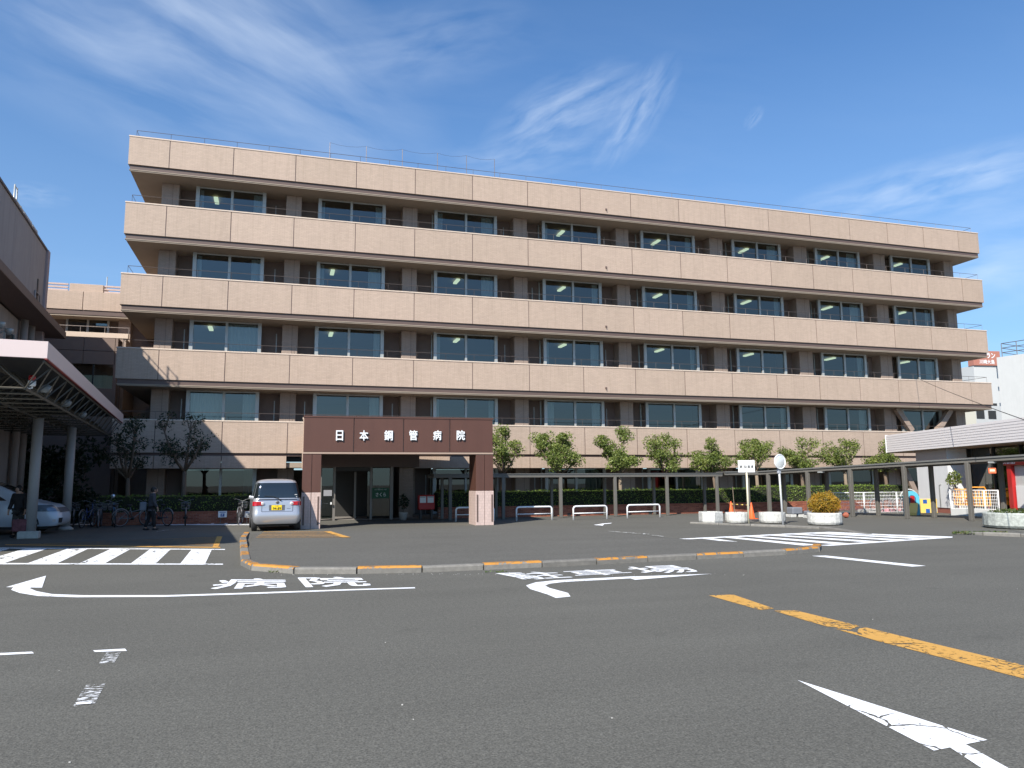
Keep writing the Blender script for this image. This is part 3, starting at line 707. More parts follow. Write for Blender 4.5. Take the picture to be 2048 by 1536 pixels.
# ================================================================ entrance portico
PO = thing('entrance_portico', 'brown panelled entrance portico with silver Japanese letters and two pink tiled pillars', 'portico', (.86, 27.95, 0), math.radians(-2.4))
PW = 6.92; ZT, ZBm = 3.95, 2.66
xj = [0, 1.76, 3.55, 5.27, PW]
for a, e in zip(xj, xj[1:]):
    b = MB(); b.box(a+.014, e-.014, 0, .06, ZBm+.04, ZT, .006); b.build('fascia_panel', M_brown, PO)
b = MB(); b.box(.005, PW-.005, .05, .75, ZBm+.03, ZT-.02); b.build('fascia_core', M_bjoint, PO)
b = MB(); b.box(-.01, PW+.01, -.02, .78, ZT-.02, ZT+.04); b.build('fascia_cap', M_brown, PO)
b = MB(); b.box(0, PW, -.012, .7, ZBm-.03, ZBm+.03); b.build('fascia_edge', M_bjoint, PO)
for side, (a, e) in enumerate(((0, .64), (PW-.66, PW))):
    pil = MB(); pil.box(a+.04, e-.04, .06, 1.22, 0, ZBm-.03); pr = pil.build('pillar', M_bjoint, PO)
    m = (a+e)/2
    for p, q in ((a, m-.008), (m+.008, e)):
        b = MB(); b.box(p, q, .01, .06, 1.275, ZBm-.035, .004); b.build('brown_cladding', M_brown, pr)
        b = MB(); b.box(p-.012*(p == a), q+.012*(q == e), -.012, .06, 0.0, 1.265, .006); b.build('pink_cladding', M_pink, pr)
    for xx, s_ in ((a, -1), (e, 1)):
        b = MB(); b.box(min(xx, xx+.04*-s_), max(xx, xx+.04*-s_), .065, 1.26, 1.275, ZBm-.035); b.build('brown_cladding', M_brown, pr)
        b = MB(); x_a = xx+.012*s_; b.box(min(x_a, xx-.04*s_), max(x_a, xx-.04*s_), .065, 1.27, 0, 1.265); b.build('pink_cladding', M_pink, pr)
        b = MB(); sx = xx-.07*s_ if side == 0 else xx-.05*s_; b.box(sx-.03, sx+.03, -.022, -.008, .13, 1.13); b.build('corner_guard', M_trim, pr)
# side beams in beige, roof slab, soffit
for x0_, x1_ in ((-.03, .25), (PW-.25, PW+.03)):
    b = MB(); b.box(x0_, x1_, .80, 9.9, 3.10, 3.93); b.build('side_beam', M_tile, PO)
    b = MB(); b.box(x0_-.02, x1_+.02, .80, 9.9, 3.93, 3.99); b.build('beam_cap', M_cope, PO)
b = MB(); b.box(-.04, .1, .79, 1.24, 2.12, 3.09); b.build('return_panel', M_tile, PO)
b = MB(); b.box(.27, .45, 1.3, 9.4, 2.45, 3.09); b.build('inner_beam', M_trim, PO)
b = MB(); b.box(.25, PW-.25, .76, 9.9, 2.95, 3.25); b.build('roof_slab', M_trim, PO)
b = MB(); b.box(.25, PW-.25, 3.0, 3.3, 2.78, 2.95); b.build('ceiling_beam', M_trim, PO)
chars = '日本鋼管病院'; cxs = [679.5, 728, 777, 826, 873.5, 920]
for ch, u in zip(chars, cxs):
    p = PY(u, 870, 27.8); x = (p.x-.86)/math.cos(math.radians(2.4)); z = p.z
    sq = .155 if ch != '日' else .125
    text_on(ch, 'letter', M_letter, PO, x-sq, x+sq, z-.20, z+.17, -.045, bold=.018, depth=.02)
    me, co = text_mesh(ch, .026, .02); 
    q = np.stack([x-sq+.012+co[:, 0]*2*sq, -.012-co[:, 2]*.4, z-.212+co[:, 1]*.37], 1); me.vertices.foreach_set('co', q.ravel()); me.update(); me.materials.append(M_letters)
    o = bpy.data.objects.new('letter_back', me); COL.objects.link(o); o.parent = PO
# entrance vestibule with glass walls
VE = thing('entrance_vestibule', 'dark glazed entrance vestibule with aluminium posts and open doorway under the portico', 'vestibule', (1.75, 34.0, 0))
def vx(u, y=34.0): return PY(u, 1000, y).x-1.75
b = MB(); b.box(-.25, vx(838), 0, 3.9, 2.30, 2.95); b.build('header_beam', M_trim, VE)
for u, w in ((640, .05), (668, .05), (742, .045), (783, .07)):
    b = MB(); x = vx(u); b.box(x-w, x+w, 0, .12, 0, 2.3); b.build('door_post', M_doorp, VE)
for u0, u1, nm in ((642, 666, 'glass_panel'), (744, 780, 'glass_panel')):
    b = MB(); b.box(vx(u0)+.02, vx(u1)-.02, .05, .065, .08, 2.25); b.build(nm, M_glassd, VE)
b = MB(); b.box(vx(668)+.06, vx(742)-.05, .03, .09, 2.12, 2.29); b.build('door_head', M_dark, VE)
b = MB(); b.box(vx(712), vx(716), .9, 1.0, 0, 2.1); b.build('inner_post', M_doorp, VE)
b = MB(); b.box(vx(735), vx(742)-.05, .10, .14, .06, 2.1); b.build('sliding_door', M_glassd, VE)
b = MB(); b.box(-.2, 3.2, 3.3, 3.4, 0, 2.3); b.build('back_wall', M_dark, VE)
b = MB(); b.box(-.2, 4.3, .14, 3.3, 0.004, .03); b.build('entrance_mat', M_inf, VE)
b = MB(); b.box(vx(783), vx(786), .13, 3.9, 0, 2.3); b.build('side_wall', M_wallr, VE)
b = MB(); b.box(vx(805), vx(833), 1.0, 3.6, 0, 2.3); b.build('wall_pier', M_tile2, VE)
b = MB(); b.box(vx(690)-.35, vx(690)+.35, 1.4, 1.55, 2.16, 2.2); b.build('ceiling_lamp', M_in, VE)
PS = tag(MB().box(4.02, 4.76, 33.93, 33.945, .92, 1.38).build('poster', M_green), 'green poster with white lettering on the entrance glass', 'poster')
text_on('さくら', 'lettering', M_white, PS, 4.18, 4.62, 1.0, 1.17, 33.925, .01)
text_on('お知らせ', 'lettering', M_white, PS, 4.12, 4.66, 1.28, 1.34, 33.925, .0)
nb = MB(); p0 = PY(647, 992, 33.9); p1 = PY(664, 980, 33.9); nb.box(p0.x, p1.x, 33.9, 33.915, p0.z, p1.z)
tag(nb.build('notice', mat('notice_grey', (.28, .28, .30), .8)), 'pale notice taped inside the glass beside the portico pillar', 'notice')
nb = MB(); p0 = PY(662, 1009, 33.88); nb.box(p0.x-.03, p0.x+.03, 33.86, 33.89, p0.z, p0.z+.1)
tag(nb.build('door_button', M_white), 'small white touch switch on the entrance door post', 'switch')
lp = PY(640.5, 1005, 29.4); b = MB(); b.tube([(lp.x, 29.35, lp.z-.25), (lp.x+.01, 29.35, lp.z), (lp.x-.02, 29.35, lp.z+.22)], .028, 8); b.sphere((lp.x-.03, 29.35, lp.z+.22), .045, 8, 6)
hb = tag(b.build('handrail', M_white), 'short white vertical grab bar behind the pink base of the near pillar', 'handrail')
# lights, red collection box and plant under the portico
RB = thing('collection_box', 'red collection box with two pale front panels under the portico', 'box', (PY(852, 1010, 33.3).x, 33.3, 0))
b = MB(); b.box(-.36, .36, -.16, .16, .42, 1.06, .03); b.build('box_body', M_red, RB)
b = MB(); b.box(-.30, -.03, -.175, -.161, .72, 1.0, .006); b.build('front_panel', M_curtw, RB)
b = MB(); b.box(.03, .31, -.175, -.161, .72, 1.0, .006); b.build('front_panel', M_curtw, RB)
b = MB(); b.box(-.30, -.05, -.18, -.176, .955, .975); b.box(.05, .30, -.18, -.176, .955, .975); b.build('slot', M_dark, RB)
b = MB(); b.box(-.28, -.2, -.1, .1, 0, .42); b.box(.2, .28, -.1, .1, 0, .42); b.build('stand', M_dark, RB)

def leaves(b, c, rad, n, size, flat=1.0, hollow=.35, jit=.5):
    """leaf-sized faces scattered through a clump"""
    for _ in range(n):
        while True:
            p = Vector((R.uniform(-1, 1), R.uniform(-1, 1), R.uniform(-1, 1)))
            if hollow*hollow < p.length_squared < 1: break
        q = Vector((c[0]+p.x*rad[0], c[1]+p.y*rad[1], c[2]+p.z*rad[2]))
        s = size*R.uniform(.6, 1.3); d = Vector((R.gauss(0, 1), R.gauss(0, 1), R.gauss(.3, .8))).normalized()
        a = d.orthogonal().normalized(); a.rotate(Matrix.Rotation(R.random()*6.28, 3, d)); e = d.cross(a)
        b.add([q-a*s*.5, q+e*s*.22, q+a*s*.5+d*s*.12, q-e*s*.22], [(0, 1, 2, 3)])
def pot_plant(x, y, label, h=.9, green=M_leafd, m=M_conc):
    t = thing('potted_plant', label, 'plant', (x, y, 0))
    MB().lathe([(.14, 0), (.2, .3), (.21, .32), (.17, .32)], 14).build('pot', m, t)
    b = MB(); leaves(b, (0, 0, h*.8), (.25, .25, .35), 160, .14); b.build('foliage', green, t, fix=False)
    MB().tube([(0, 0, .3), (.02, 0, h)], .015, 5).build('stem', M_bark, t); return t
pot_plant(PY(806, 1035, 33.2).x, 33.2, 'tall dark plant in a tapered stone pot beside the entrance glass', 1.0)

# ================================================================ building left, truss canopy, wing behind
LB = thing('side_building', 'grey brown building with a long brown eave seen steeply from the side', 'building', (-9.97, 36.8, 0), math.radians(4.9))
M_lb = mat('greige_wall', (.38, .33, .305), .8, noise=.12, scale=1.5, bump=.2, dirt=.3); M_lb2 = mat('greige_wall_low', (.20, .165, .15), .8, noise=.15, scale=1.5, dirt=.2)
ya = -11.6
n = 4
for i in range(n):
    b = MB(); a = ya+(0-ya)*i/n; e = ya+(0-ya)*(i+1)/n; b.box(-.3, 0, a+.01, e-.01, 8.55, 11.8, .01); b.build('wall_panel', M_lb, LB)
b = MB(); b.box(-8, -1.25, .35, 4.4, 0, 12.3); b.build('shade_block', M_lb2, LB)  # unseen block added to cast shade on the link block wall
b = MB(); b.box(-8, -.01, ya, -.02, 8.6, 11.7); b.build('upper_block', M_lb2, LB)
b = MB(); b.box(-.33, .05, ya, .05, 11.8, 11.88); b.build('parapet_cap', M_lb2, LB)
b = MB(); b.box(-.28, .10, .0, .42, 7.2, 11.85, .02); b.build('corner_pier', mat('pinkish_pier', (.40, .31, .30), .8), LB)
b = MB(); b.box(-.3, .72, ya, 1.7, 8.20, 8.52, .01); b.build('eave', mat('eave_brown', (.16, .105, .085), .6, noise=.2), LB)
b = MB(); b.box(-8, -.32, ya, .3, 0, 8.16); b.build('lower_wall', M_lb, LB)
for y0 in (-1.1, -2.4):
    b = MB(); b.tube([(-.12, y0, 0), (-.12, y0, 8.2)], .14, 10); b.build('drain_pipe', M_lb, LB)
b = MB(); b.tube([(.06, -1.9, 8.6), (.06, -1.9, 9.55), (.06, -.9, 9.55), (.06, -.9, 8.5)], .03, 6); b.build('conduit', M_lb, LB)
b = MB(); b.box(.001, .03, -1.32, -1.12, 8.9, 10.2); b.build('slit_window', M_dark, LB)
b = MB(); b.box(-.33, -.29, -4.6, -3.2, 6.0, 7.4); b.build('low_window', M_glassd, LB)
b = MB(); b.box(-.32, -.26, -4.66, -4.6, 5.95, 7.45); b.box(-.32, -.26, -3.2, -3.14, 5.95, 7.45); b.box(-.32, -.26, -4.6, -3.2, 5.94, 6.0); b.build('window_frame', M_alum, LB)
for y0, w_ in ((-2.9, 1.5), (-1.2, 1.0)):
    b = MB(); b.box(-.37, -.33, y0, y0+w_, 11.9, 12.55); b.build('roof_screen', M_whited, LB)
b = MB()
for y0 in (-4.4, -4.0, -3.2, -1.3, -.1): b.tube([(-.4, y0, 11.8), (-.4, y0, 12.65 if y0 > -3.5 else 13.1)], .03, 6)
b.tube([(-.4, -4.4, 12.6), (-.4, -.1, 12.6)], .022, 5); b.tube([(-.4, -4.4, 13.05), (-.4, -4.0, 13.05)], .02, 5); b.build('roof_rail', M_alum, LB)
for y0 in (-7.3, -6.1):
    b = MB(); b.tube([(-.32, y0, 6.9), (.1, y0, 7.1)], .03, 6); b.lathe([(.05, 0), (.13, .12), (.15, .22), (.0, .24)], 10, (.15, y0, 6.92)); b.build('floodlight', M_alum, LB)

WG = thing('rear_wing', 'lower beige hospital wing behind the gap on the far left', 'building', (-9.9, 44.0, 0))
def wp_(u, v, y=44.0): p = PY(u, v, y); return p.x+9.9, p.z
x1 = wp_(262, 600)[0]; x0 = -6.0
zt = wp_(170, 583)[1]; zb = wp_(170, 620)[1]
xm = wp_(166, 600)[0]
for a, e in ((x0, xm-.012), (xm+.012, x1+2)):
    b = MB(); b.box(a, e, 0, .2, zb, zt, .01); b.build('parapet_panel', M_tile, WG)
b = MB(); b.box(x0, x1+2, .05, .2, zb-.25, zb); b.build('recess_trim', M_trim, WG)
b = MB(); b.box(x0, x1+2, .08, 3.5, zb-.33, zb-.26); b.build('soffit', M_soff, WG)
zl = wp_(170, 664)[1]; zl2 = wp_(170, 674)[1]; xe = wp_(257, 668)[0]
b = MB(); b.box(x0, x1+2, 1.2, 1.4, zl-1, zb-.33); b.build('recess_wall', M_wallr, WG)
wu = [124, 167, 209]
w_ = MB()
for u in wu:
    x = wp_(u, 650)[0]; w_.box(x-.05, x+.05, .9, 1.0, zl-.6, zb-.33)
w_.box(wp_(124, 650)[0]-.05, wp_(209, 650)[0]+.05, .92, .98, zl-.66, zl-.6); wo = w_.build('window', M_alum, WG)
for a, e in zip(wu, wu[1:]):
    b = MB(); b.box(wp_(a, 650)[0]+.06, wp_(e, 650)[0]-.06, .94, .95, zl-.6, zb-.34); b.build('pane', M_glass, wo)
xc = wp_(244, 650)[0]; b = MB(); b.box(xc-.3, xc+.3, .7, 1.2, zl-1, zb-.33); b.build('column', M_tile2, WG)
b = MB(); b.box(x0, xe, -.02, .2, zl2, zl, .01); b.build('ledge', M_cope, WG)
b = MB(); b.box(x0, xe-.1, .02, 3, 0, zl2); b.build('lower_wall', M_tile2, WG)
b = MB(); b.tube([(x0, .1, zl+.33), (xe, .1, zl+.33)], .02, 5)
for q in range(8): b.tube([(x0+(xe-x0)*q/7, .1, zl), (x0+(xe-x0)*q/7, .1, zl+.33)], .014, 4)
b.build('railing', M_raill, WG)
xa, xb = wp_(136, 570)[0], wp_(205, 570)[0]
b = MB(); b.box(xa, xb, .3, 2, zt, zt+.48, .02); b.build('roof_hut', M_tile, WG)
for q in range(3):
    for a, e in ((x0+3, xa-.05), (xb+.05, x1+2)):
        b = MB(); b.box(a, e, .25+.0, .35, zt+.04+q*.16, zt+.13+q*.16); b.build('louvre', M_pink, WG)
xq = wp_(210, 560)[0]; b = MB(); b.tube([(xq, .5, zt), (xq, .5, zt+1.0)], .025, 5); b.build('roof_pole', M_alum, WG)
b = MB(); b.box(x0, x1+2, .2, 10, 0, zt-.1); b2 = MB(); b2.box(x0, x1+2, 3.6, 12, 0, zt-.05); b2.build('core', M_tile2, WG)
# darker connecting block, nearer
M_cream2 = mat('cream_reflection', (.75, .70, .56), .8)
CB = thing('link_block', 'shaded brown link block with one wide window between the side building and the hospital', 'building', (-9.4, 41.8, 0))
def cb(u, v): p = PY(u, v, 41.8); return p.x+9.4, p.z
xa = cb(100, 700)[0]; xb = cb(236, 700)[0]; zt2 = cb(170, 674)[1]; w0, wz1 = cb(146, 727); w1, wz0 = cb(224, 777)
jx = [xa-3, cb(167, 700)[0], cb(230, 700)[0], xb]; jz = [wz1, (zt2+wz1)/2, zt2]
for a, e in zip(jx, jx[1:]):
    for c0, c1 in zip(jz, jz[1:]):
        b = MB(); b.box(a+.01, e-.01, 0, .2, c0+.01, c1-.01, .006); b.build('wall_panel', M_wallr, CB)
for a, e, c0, c1 in ((xa-3, w0, 0, wz1), (w1, xb, 0, wz1), (w0+.001, w1-.001, 0, wz0)):
    b = MB(); b.box(a, e, .01, .2, c0, c1-.002); b.build('wall', M_wallr, CB)
wo = MB().box((w0+w1)/2-.03, (w0+w1)/2+.03, .05, .12, wz0, wz1).build('window', M_dark, CB)
b = MB(); b.box(w0, (w0+w1)/2-.031, .08, .09, wz0, wz1); b.build('pane', M_glasc, wo)
b = MB(); b.box((w0+w1)/2+.031, w1, .08, .09, wz0, wz1); b.build('pane', M_glasc, wo)
b = MB(); b.box(w0+.01, w1-.01, .10, .12, wz0, wz0+(wz1-wz0)*.55); b.build('glass_reflection', M_cream2, CB)  # opaque cream panel painting a sunlit reflection into the lower glass
b = MB(); b.box(xa-3, xb, .9, 1.1, 0, zt2-.05); b.build('back_wall', M_wallr, CB)
b = MB(); b.box(xa-3, xb, .2, 1.1, zt2-.04, zt2); b.build('roof', M_trim, CB)

CA = thing('truss_canopy', 'flat entrance canopy with pale pink fascia on a dark steel space frame', 'canopy', (-4.80, 18.35, 0), math.radians(5.3))
M_fas = mat('pink_fascia', (.66, .54, .51), .45, noise=.04, scale=2)
LY = 18.4; LX = -9.0; z1, z0 = 4.65, 4.28
b = MB(); b.box(LX, 0, 0, .05, z0, z1, .004); b.build('fascia', M_fas, CA)
b = MB(); b.box(-.05, 0, .052, LY, z0, z1, .004); b.build('fascia', M_fas, CA)
b = MB(); b.box(-.052, .006, .0, LY, z0-.025, z0-.001); b.build('fascia_lip', M_redd, CA)
b = MB(); b.box(LX, -.055, .055, LY, z1-.12, z1-.06); b.build('roof_sheet', M_dark, CA)
M_truss = mat('truss_steel', (.08, .072, .056), .55)
b = MB(); zc = 3.67; zu = 4.22; px_ = 1.15; ny_ = int(LY/px_)
for i in range(8):
    x = -.45-i*px_; b.tube([(x, .45, zc), (x, .45+(ny_-1)*px_, zc)], .035, 5)
for j in range(ny_):
    y = .45+j*px_; b.tube([(-.45, y, zc), (-.45-7*px_, y, zc)], .025, 4)
for i in range(8):
    for j in range(ny_):
        x = -.45-i*px_; y = .45+j*px_
        for dx in (-1, 1):
            for dy in (-1, 1):
                xx = min(-.07, x+dx*px_/2); yy = max(.07, y+dy*px_/2); b.tube([(x, y, zc), (xx, yy, zu)], .018, 3, False)
for i in range(9): b.tube([(-.07-i*px_, .07, zu), (-.07-i*px_, LY-.1, zu)], .03, 4)
tag(b.build('space_frame', M_truss, CA), kind='stuff')
M_post = mat('canopy_post_grey', (.32, .31, .30), .5, noise=.05)
for wx_, wy_ in ((-7.18, 27.0), (-7.2, 31.2)):
    l = CA.matrix_basis if False else None
    dx, dy = wx_+4.80, wy_-18.35; a = math.radians(5.3); lx = dx*math.cos(a)+dy*math.sin(a); ly = -dx*math.sin(a)+dy*math.cos(a)
    b = MB(); b.tube([(lx, ly, 0), (lx, ly, zc)], .15, 16); b.build('column', M_post, CA)
    b = MB(); b.lathe([(.26, 0), (.26, .05), (.16, .12)], 14, (lx, ly, 0)); b.build('column_foot', M_conc, CA)
p = PY(64, 762, 19.7)
SR = thing('beacon', 'red and white rotating beacon on a bracket under the canopy edge', 'beacon', (p.x, p.y, p.z-.12))
MB().lathe([(.075, 0), (.085, .03), (.085, .12), (.0, .121)], 14).build('base', M_white, SR)
MB().lathe([(.075, .122), (.075, .22), (.06, .25), (0, .255)], 14).build('dome', mat('red_dome', (.35, .015, .02), .25), SR)
MB().tube([(-.14, 0, -.03), (-.05, -.02, -.06), (.02, 0, -.04), (.0, 0, .0)], .018, 6).build('bracket', M_white, SR)
for k_, (u, v, y) in enumerate(((92, 777, 21.0), (133, 806, 24.5), (165, 829, 28))):
    p = PY(u, v, y); t = thing('globe_lamp', ('nearest', 'middle', 'farthest')[k_]+' of the three unlit glass lamps hanging under the canopy frame', 'lamp', p, 0, 'glass lamps under the canopy')
    MB().lathe([(.05, .1), (.12, .06), (.14, -.02), (.10, -.10), (0, -.12)], 12).build('glass_bowl', mat('lamp_glass_grey', (.22, .24, .25), .2), t)
    MB().tube([(0, 0, .1), (0, 0, zc-p.z)], .015, 5).build('rod', M_truss, t)

# ================================================================ planting bed: brick wall, hedge, trees
M_brick = bpy.data.materials.new('brick'); M_brick.use_nodes = True
t = NT(M_brick.node_tree); g_ = t.n('ShaderNodeNewGeometry'); tc_ = t.n('ShaderNodeTexCoord').outputs['Object']
n_ = t.n('ShaderNodeTexNoise', {'Vector': tc_, 'Scale': 14.0, 'Detail': 4.0}).outputs[0]
c_ = t.mix(t.m('ADD', t.m('MULTIPLY', g_.outputs['Random Per Island'], .8), t.m('MULTIPLY', t.m('SUBTRACT', n_, .5), .8), clamp=True), (.20, .060, .035), (.42, .15, .085))
t.n('ShaderNodeOutputMaterial', {0: t.n('ShaderNodeBsdfPrincipled', {'Base Color': c_, 'Roughness': .8})})
def brick_wall(x0, x1, y, label):
    t = thing('brick_wall', label, 'wall', (x0, y, 0)); n = int((x1-x0)/.22); b = MB(); cap = MB()
    for r in range(7):
        for i in range(n):
            x = i*.22+(.11 if r % 2 else 0); j = R.uniform(-.004, .004); b.box(x+.006, x+.214, j, .08, .008+r*.062, .062+r*.062)
    tag(b.build('brickwork', M_brick, t), kind='stuff')
    b = MB(); b.box(0, n*.22+.1, .012, .25, 0, .43); b.build('mortar', M_mort, t)
    for i in range(int(n*.22/.9)):
        cap.v = []; cap.f = []; cap.sm = []; cap.box(i*.9+.004, i*.9+.896, -.012, .26, .442, .495, .006)
        cap.build('cap_stone', M_brick, t)
    for i in range(int(n*.22/4.2)):
        x = 2.0+i*4.2
        MB().box(x-.09, x+.09, -.01, .0, .02, .14).build('drain_opening', M_dark, t)
    return t
brick_wall(-6.8, .9, 33.55, 'low brick wall in deep shade behind the parked bicycles')
brick_wall(6.9, 33.2, 33.55, 'long low red brick wall under the clipped hedge')
def hedge(x0, x1, y0, y1, z1, label, dens=330):
    t = thing('hedge', label, 'hedge', (x0, y0, 0)); w = x1-x0; d = y1-y0
    MB().box(0, w, .05, d, .3, z1-.04).build('core', M_hedgec, t)
    b = MB()
    for _ in range(int(w*(z1-.45)*dens)):
        leaf(b, (R.uniform(0, w), R.gauss(0.02, .025), R.uniform(.42, z1)), .07, (0, -1, .3))
    for _ in range(int(w*d*dens*.8)):
        x = R.uniform(0, w); leaf(b, (x, R.uniform(-.02, d), z1+R.gauss(-.01, .02)+.02*math.sin(x*1.3)+.015*math.sin(x*4)), .075, (0, -.3, 1))
    for _ in range(int(w*7)):
        x = R.uniform(0, w); z = z1+R.uniform(.02, .09); leaf(b, (x, R.uniform(0, d*.5), z), .08, (0, -.4, 1))
    tag(b.build('foliage', M_hedge, t, fix=False), kind='stuff'); return t
def leaf(b, q, s, up):
    q = Vector(q); s *= R.uniform(.6, 1.3); d = (Vector(up)*1.2+Vector((R.gauss(0, .7), R.gauss(0, .7), R.gauss(0, .7)))).normalized()
    a = d.orthogonal().normalized(); a.rotate(Matrix.Rotation(R.random()*6.28, 3, d)); e = d.cross(a)
    b.add([q-a*s*.5, q+e*s*.25, q+a*s*.5+d*s*.1, q-e*s*.25], [(0, 1, 2, 3)])
hedge(-6.8, .9, 33.75, 34.7, 1.14, 'dark clipped hedge in shade behind the bicycles', 200)
hedge(6.9, 23.8, 33.75, 34.7, 1.17, 'long clipped green hedge behind the covered walkway')
hedge(23.82, 33.2, 33.75, 34.8, 1.28, 'slightly taller bright green hedge section by the white fence')

def tree(uc, y, zb, zt, w, label, seed, green=M_leaf, nleaf=900, bark=M_bark, lean=0.0, group='pollarded trees along the hedge', sparse=1.0):
    r = random.Random(seed); x = PY(uc, 950, y).x
    t = thing('tree', label, 'tree', (x, y, 0), 0, group)
    tr = MB(); zf = zb+(zt-zb)*.12
    tr.tube([(0, 0, 0), (.04+lean*.3, 0, zf*.45), (lean, 0, zf)], [.12, .095, .08], 8)
    fo = MB(); n = r.choice((6, 7, 8)); limbs = []
    for i in range(n):
        a = 6.28*i/n+r.uniform(-.4, .4); rr = w*.5*r.uniform(.45, .85); zz = zb+(zt-zb)*r.uniform(.28, .88)
        if i == 0: rr = w*.08; zz = zt-.25
        tip = Vector((lean+math.cos(a)*rr, math.sin(a)*rr*.8, zz)); mid = Vector((lean+math.cos(a)*rr*.55, math.sin(a)*rr*.45, zf+(zz-zf)*.35))
        tr.tube([(lean, 0, zf-.1), mid, tip], [.055, .042, .028], 6)
        limbs.append(tip)
        for k in range(4):
            e = (tip if k < 3 else mid.lerp(tip, .45))+Vector((r.uniform(-.36, .36), r.uniform(-.3, .3), r.uniform(-.12, .36))); tr.tube([mid.lerp(tip, .7), e], [.022, .008], 4, False); limbs.append(e)
    per = int(nleaf*sparse/len(limbs))
    for k_, l in enumerate(limbs):
        s = r.uniform(.20, .38); leaves(fo, l, (s*1.3, s*1.1, s*.9), int(per*r.uniform(.5, 1.6)), .125, hollow=.1)
    for _ in range(int(nleaf*sparse*.28)):
        a = r.uniform(0, 6.28); q = r.random()**.5; l = r.choice(limbs); m_ = Vector((lean, 0, zf+.15)); p_ = m_.lerp(l, r.uniform(.35, 1.0))+Vector((r.gauss(0, .11), r.gauss(0, .11), r.gauss(0, .10)))
        leaf(fo, p_, .12, (0, -.3, .8))
    tr.build('trunk', bark, t); tag(fo.build('crown', green, t, fix=False), kind='stuff'); return t
TR = [(1003, 2.0, 4.1, 1.75, 'sparse young tree with bare top twigs right beside the brown portico pillar', .75), (1121, 2.0, 3.9, 2.45, 'dense round crowned tree, second along the hedge from the portico', 1.35),
      (1238, 2.0, 4.05, 2.7, 'widest and tallest tree of the hedge row with a forked pale trunk', 1.3), (1334, 2.0, 3.75, 1.95, 'airy tree above the fourth walkway post', .85),
      (1431, 2.0, 3.55, 2.0, 'leafy tree at the end of the straight walkway roof', 1.05), (1513, 2.2, 3.6, 1.8, 'tree showing above the white notice board', .75),
      (1603, 2.0, 3.6, 1.7, 'open branched tree with flat clumps right of the round mirror', .8), (1690, 2.1, 3.6, 2.3, 'wide thin tree above the orange shrub', .8), (1772, 2.1, 3.5, 1.5, 'small tree at the tip of the white siding roof', .7)]
for i, (u, zb, zt, w, lab, sp_) in enumerate(TR):
    tree(u, 35.4, zb-.22, zt+.05, w*1.18, lab, 100+i, sparse=sp_*4.2, lean=R.uniform(-.15, .15), bark=M_barkl if i in (2, 5, 7) else M_bark)
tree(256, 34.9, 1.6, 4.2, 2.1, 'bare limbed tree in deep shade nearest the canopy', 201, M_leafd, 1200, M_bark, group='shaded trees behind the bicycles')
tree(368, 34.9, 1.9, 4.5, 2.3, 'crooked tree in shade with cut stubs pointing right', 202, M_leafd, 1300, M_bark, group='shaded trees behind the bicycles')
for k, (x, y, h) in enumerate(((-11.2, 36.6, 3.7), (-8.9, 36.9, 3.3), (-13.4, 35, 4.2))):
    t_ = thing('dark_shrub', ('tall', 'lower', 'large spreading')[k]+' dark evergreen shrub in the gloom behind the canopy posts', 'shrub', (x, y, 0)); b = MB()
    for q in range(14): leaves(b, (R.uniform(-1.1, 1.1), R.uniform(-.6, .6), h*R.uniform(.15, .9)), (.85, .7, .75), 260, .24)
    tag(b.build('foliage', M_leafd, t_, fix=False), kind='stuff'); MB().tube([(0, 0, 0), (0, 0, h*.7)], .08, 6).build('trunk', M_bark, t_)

# ================================================================ covered walkway
def rayX(u, A, B):
    """point of the ground line A-B seen in pixel column u"""
    d = PY(u, 970, 10); d = Vector((d.x, d.y)); a = Vector(A); e = Vector(B)-a
    k = (a.x*d.y-a.y*d.x)/(e.y*d.x-e.x*d.y); p = a+e*k; return p
SH = thing('covered_walkway', 'straight dark bronze covered walkway with thin flat roof parallel to the brick wall', 'walkway', (6.3, 32.1, 0))
YA, YB = 32.14, 33.30; ZS = 1.90
x0, x1 = PY(866, 950, YA).x-6.3, PY(1443, 950, YA).x-6.3
MB().box(x0, x1, -.06, 1.3, ZS-.02, ZS+.03).build('roof_sheet', M_shroof, SH)
for yy in (.0, 1.18):
    MB().box(x0, x1, yy-.05, yy+.06, ZS-.11, ZS-.021, .004).build('beam', M_shel, SH)
n = int((x1-x0)/1.1)
for i in range(n):
    MB().box(x0+i*(x1-x0)/n+.01, x0+(i+1)*(x1-x0)/n-.01, -.09, 1.33, ZS+.031, ZS+.06+.0*(i % 2), .005).build('roof_tray', M_shroof, SH)
for u in (900, 1006, 1121, 1230, 1334, 1434):
    x = PY(u, 1000, YA).x-6.3; MB().box(x-.07, x+.07, -.055, .065, 0, ZS-.11, .01).build('post', M_shel, SH)
for u in (884, 992, 1103, 1209, 1308, 1409):
    x = PY(u, 1000, YB).x-6.3; MB().box(x-.06, x+.06, 1.12, 1.24, 0, ZS-.11, .01).build('post', M_shel, SH)
A1, A2 = Vector((22.4, 32.0)), Vector((25.2, 22.5)); B1, B2 = Vector((23.7, 32.4)), Vector((26.9, 22.6))
dA = (A2-A1).normalized(); dB = (B2-B1).normalized()
S2 = thing('covered_walkway', 'second bronze covered walkway bending towards the street in front of the white building', 'walkway', (A1.x, A1.y, 0))
def zroof(p): return 1.98+.34*(32-p.y)/9.5
Ae, Be = A1+dA*16.5, B1+dB*16.5; As = Vector((20.6, 32.15)); Bs = Vector((21.0, 33.5))
segs = [(As, Bs), (A1, B1)]+[(A1.lerp(Ae, i/10), B1.lerp(Be, i/10)) for i in range(1, 11)]
def q3(p, z): return Vector((p.x-A1.x, p.y-A1.y, z))
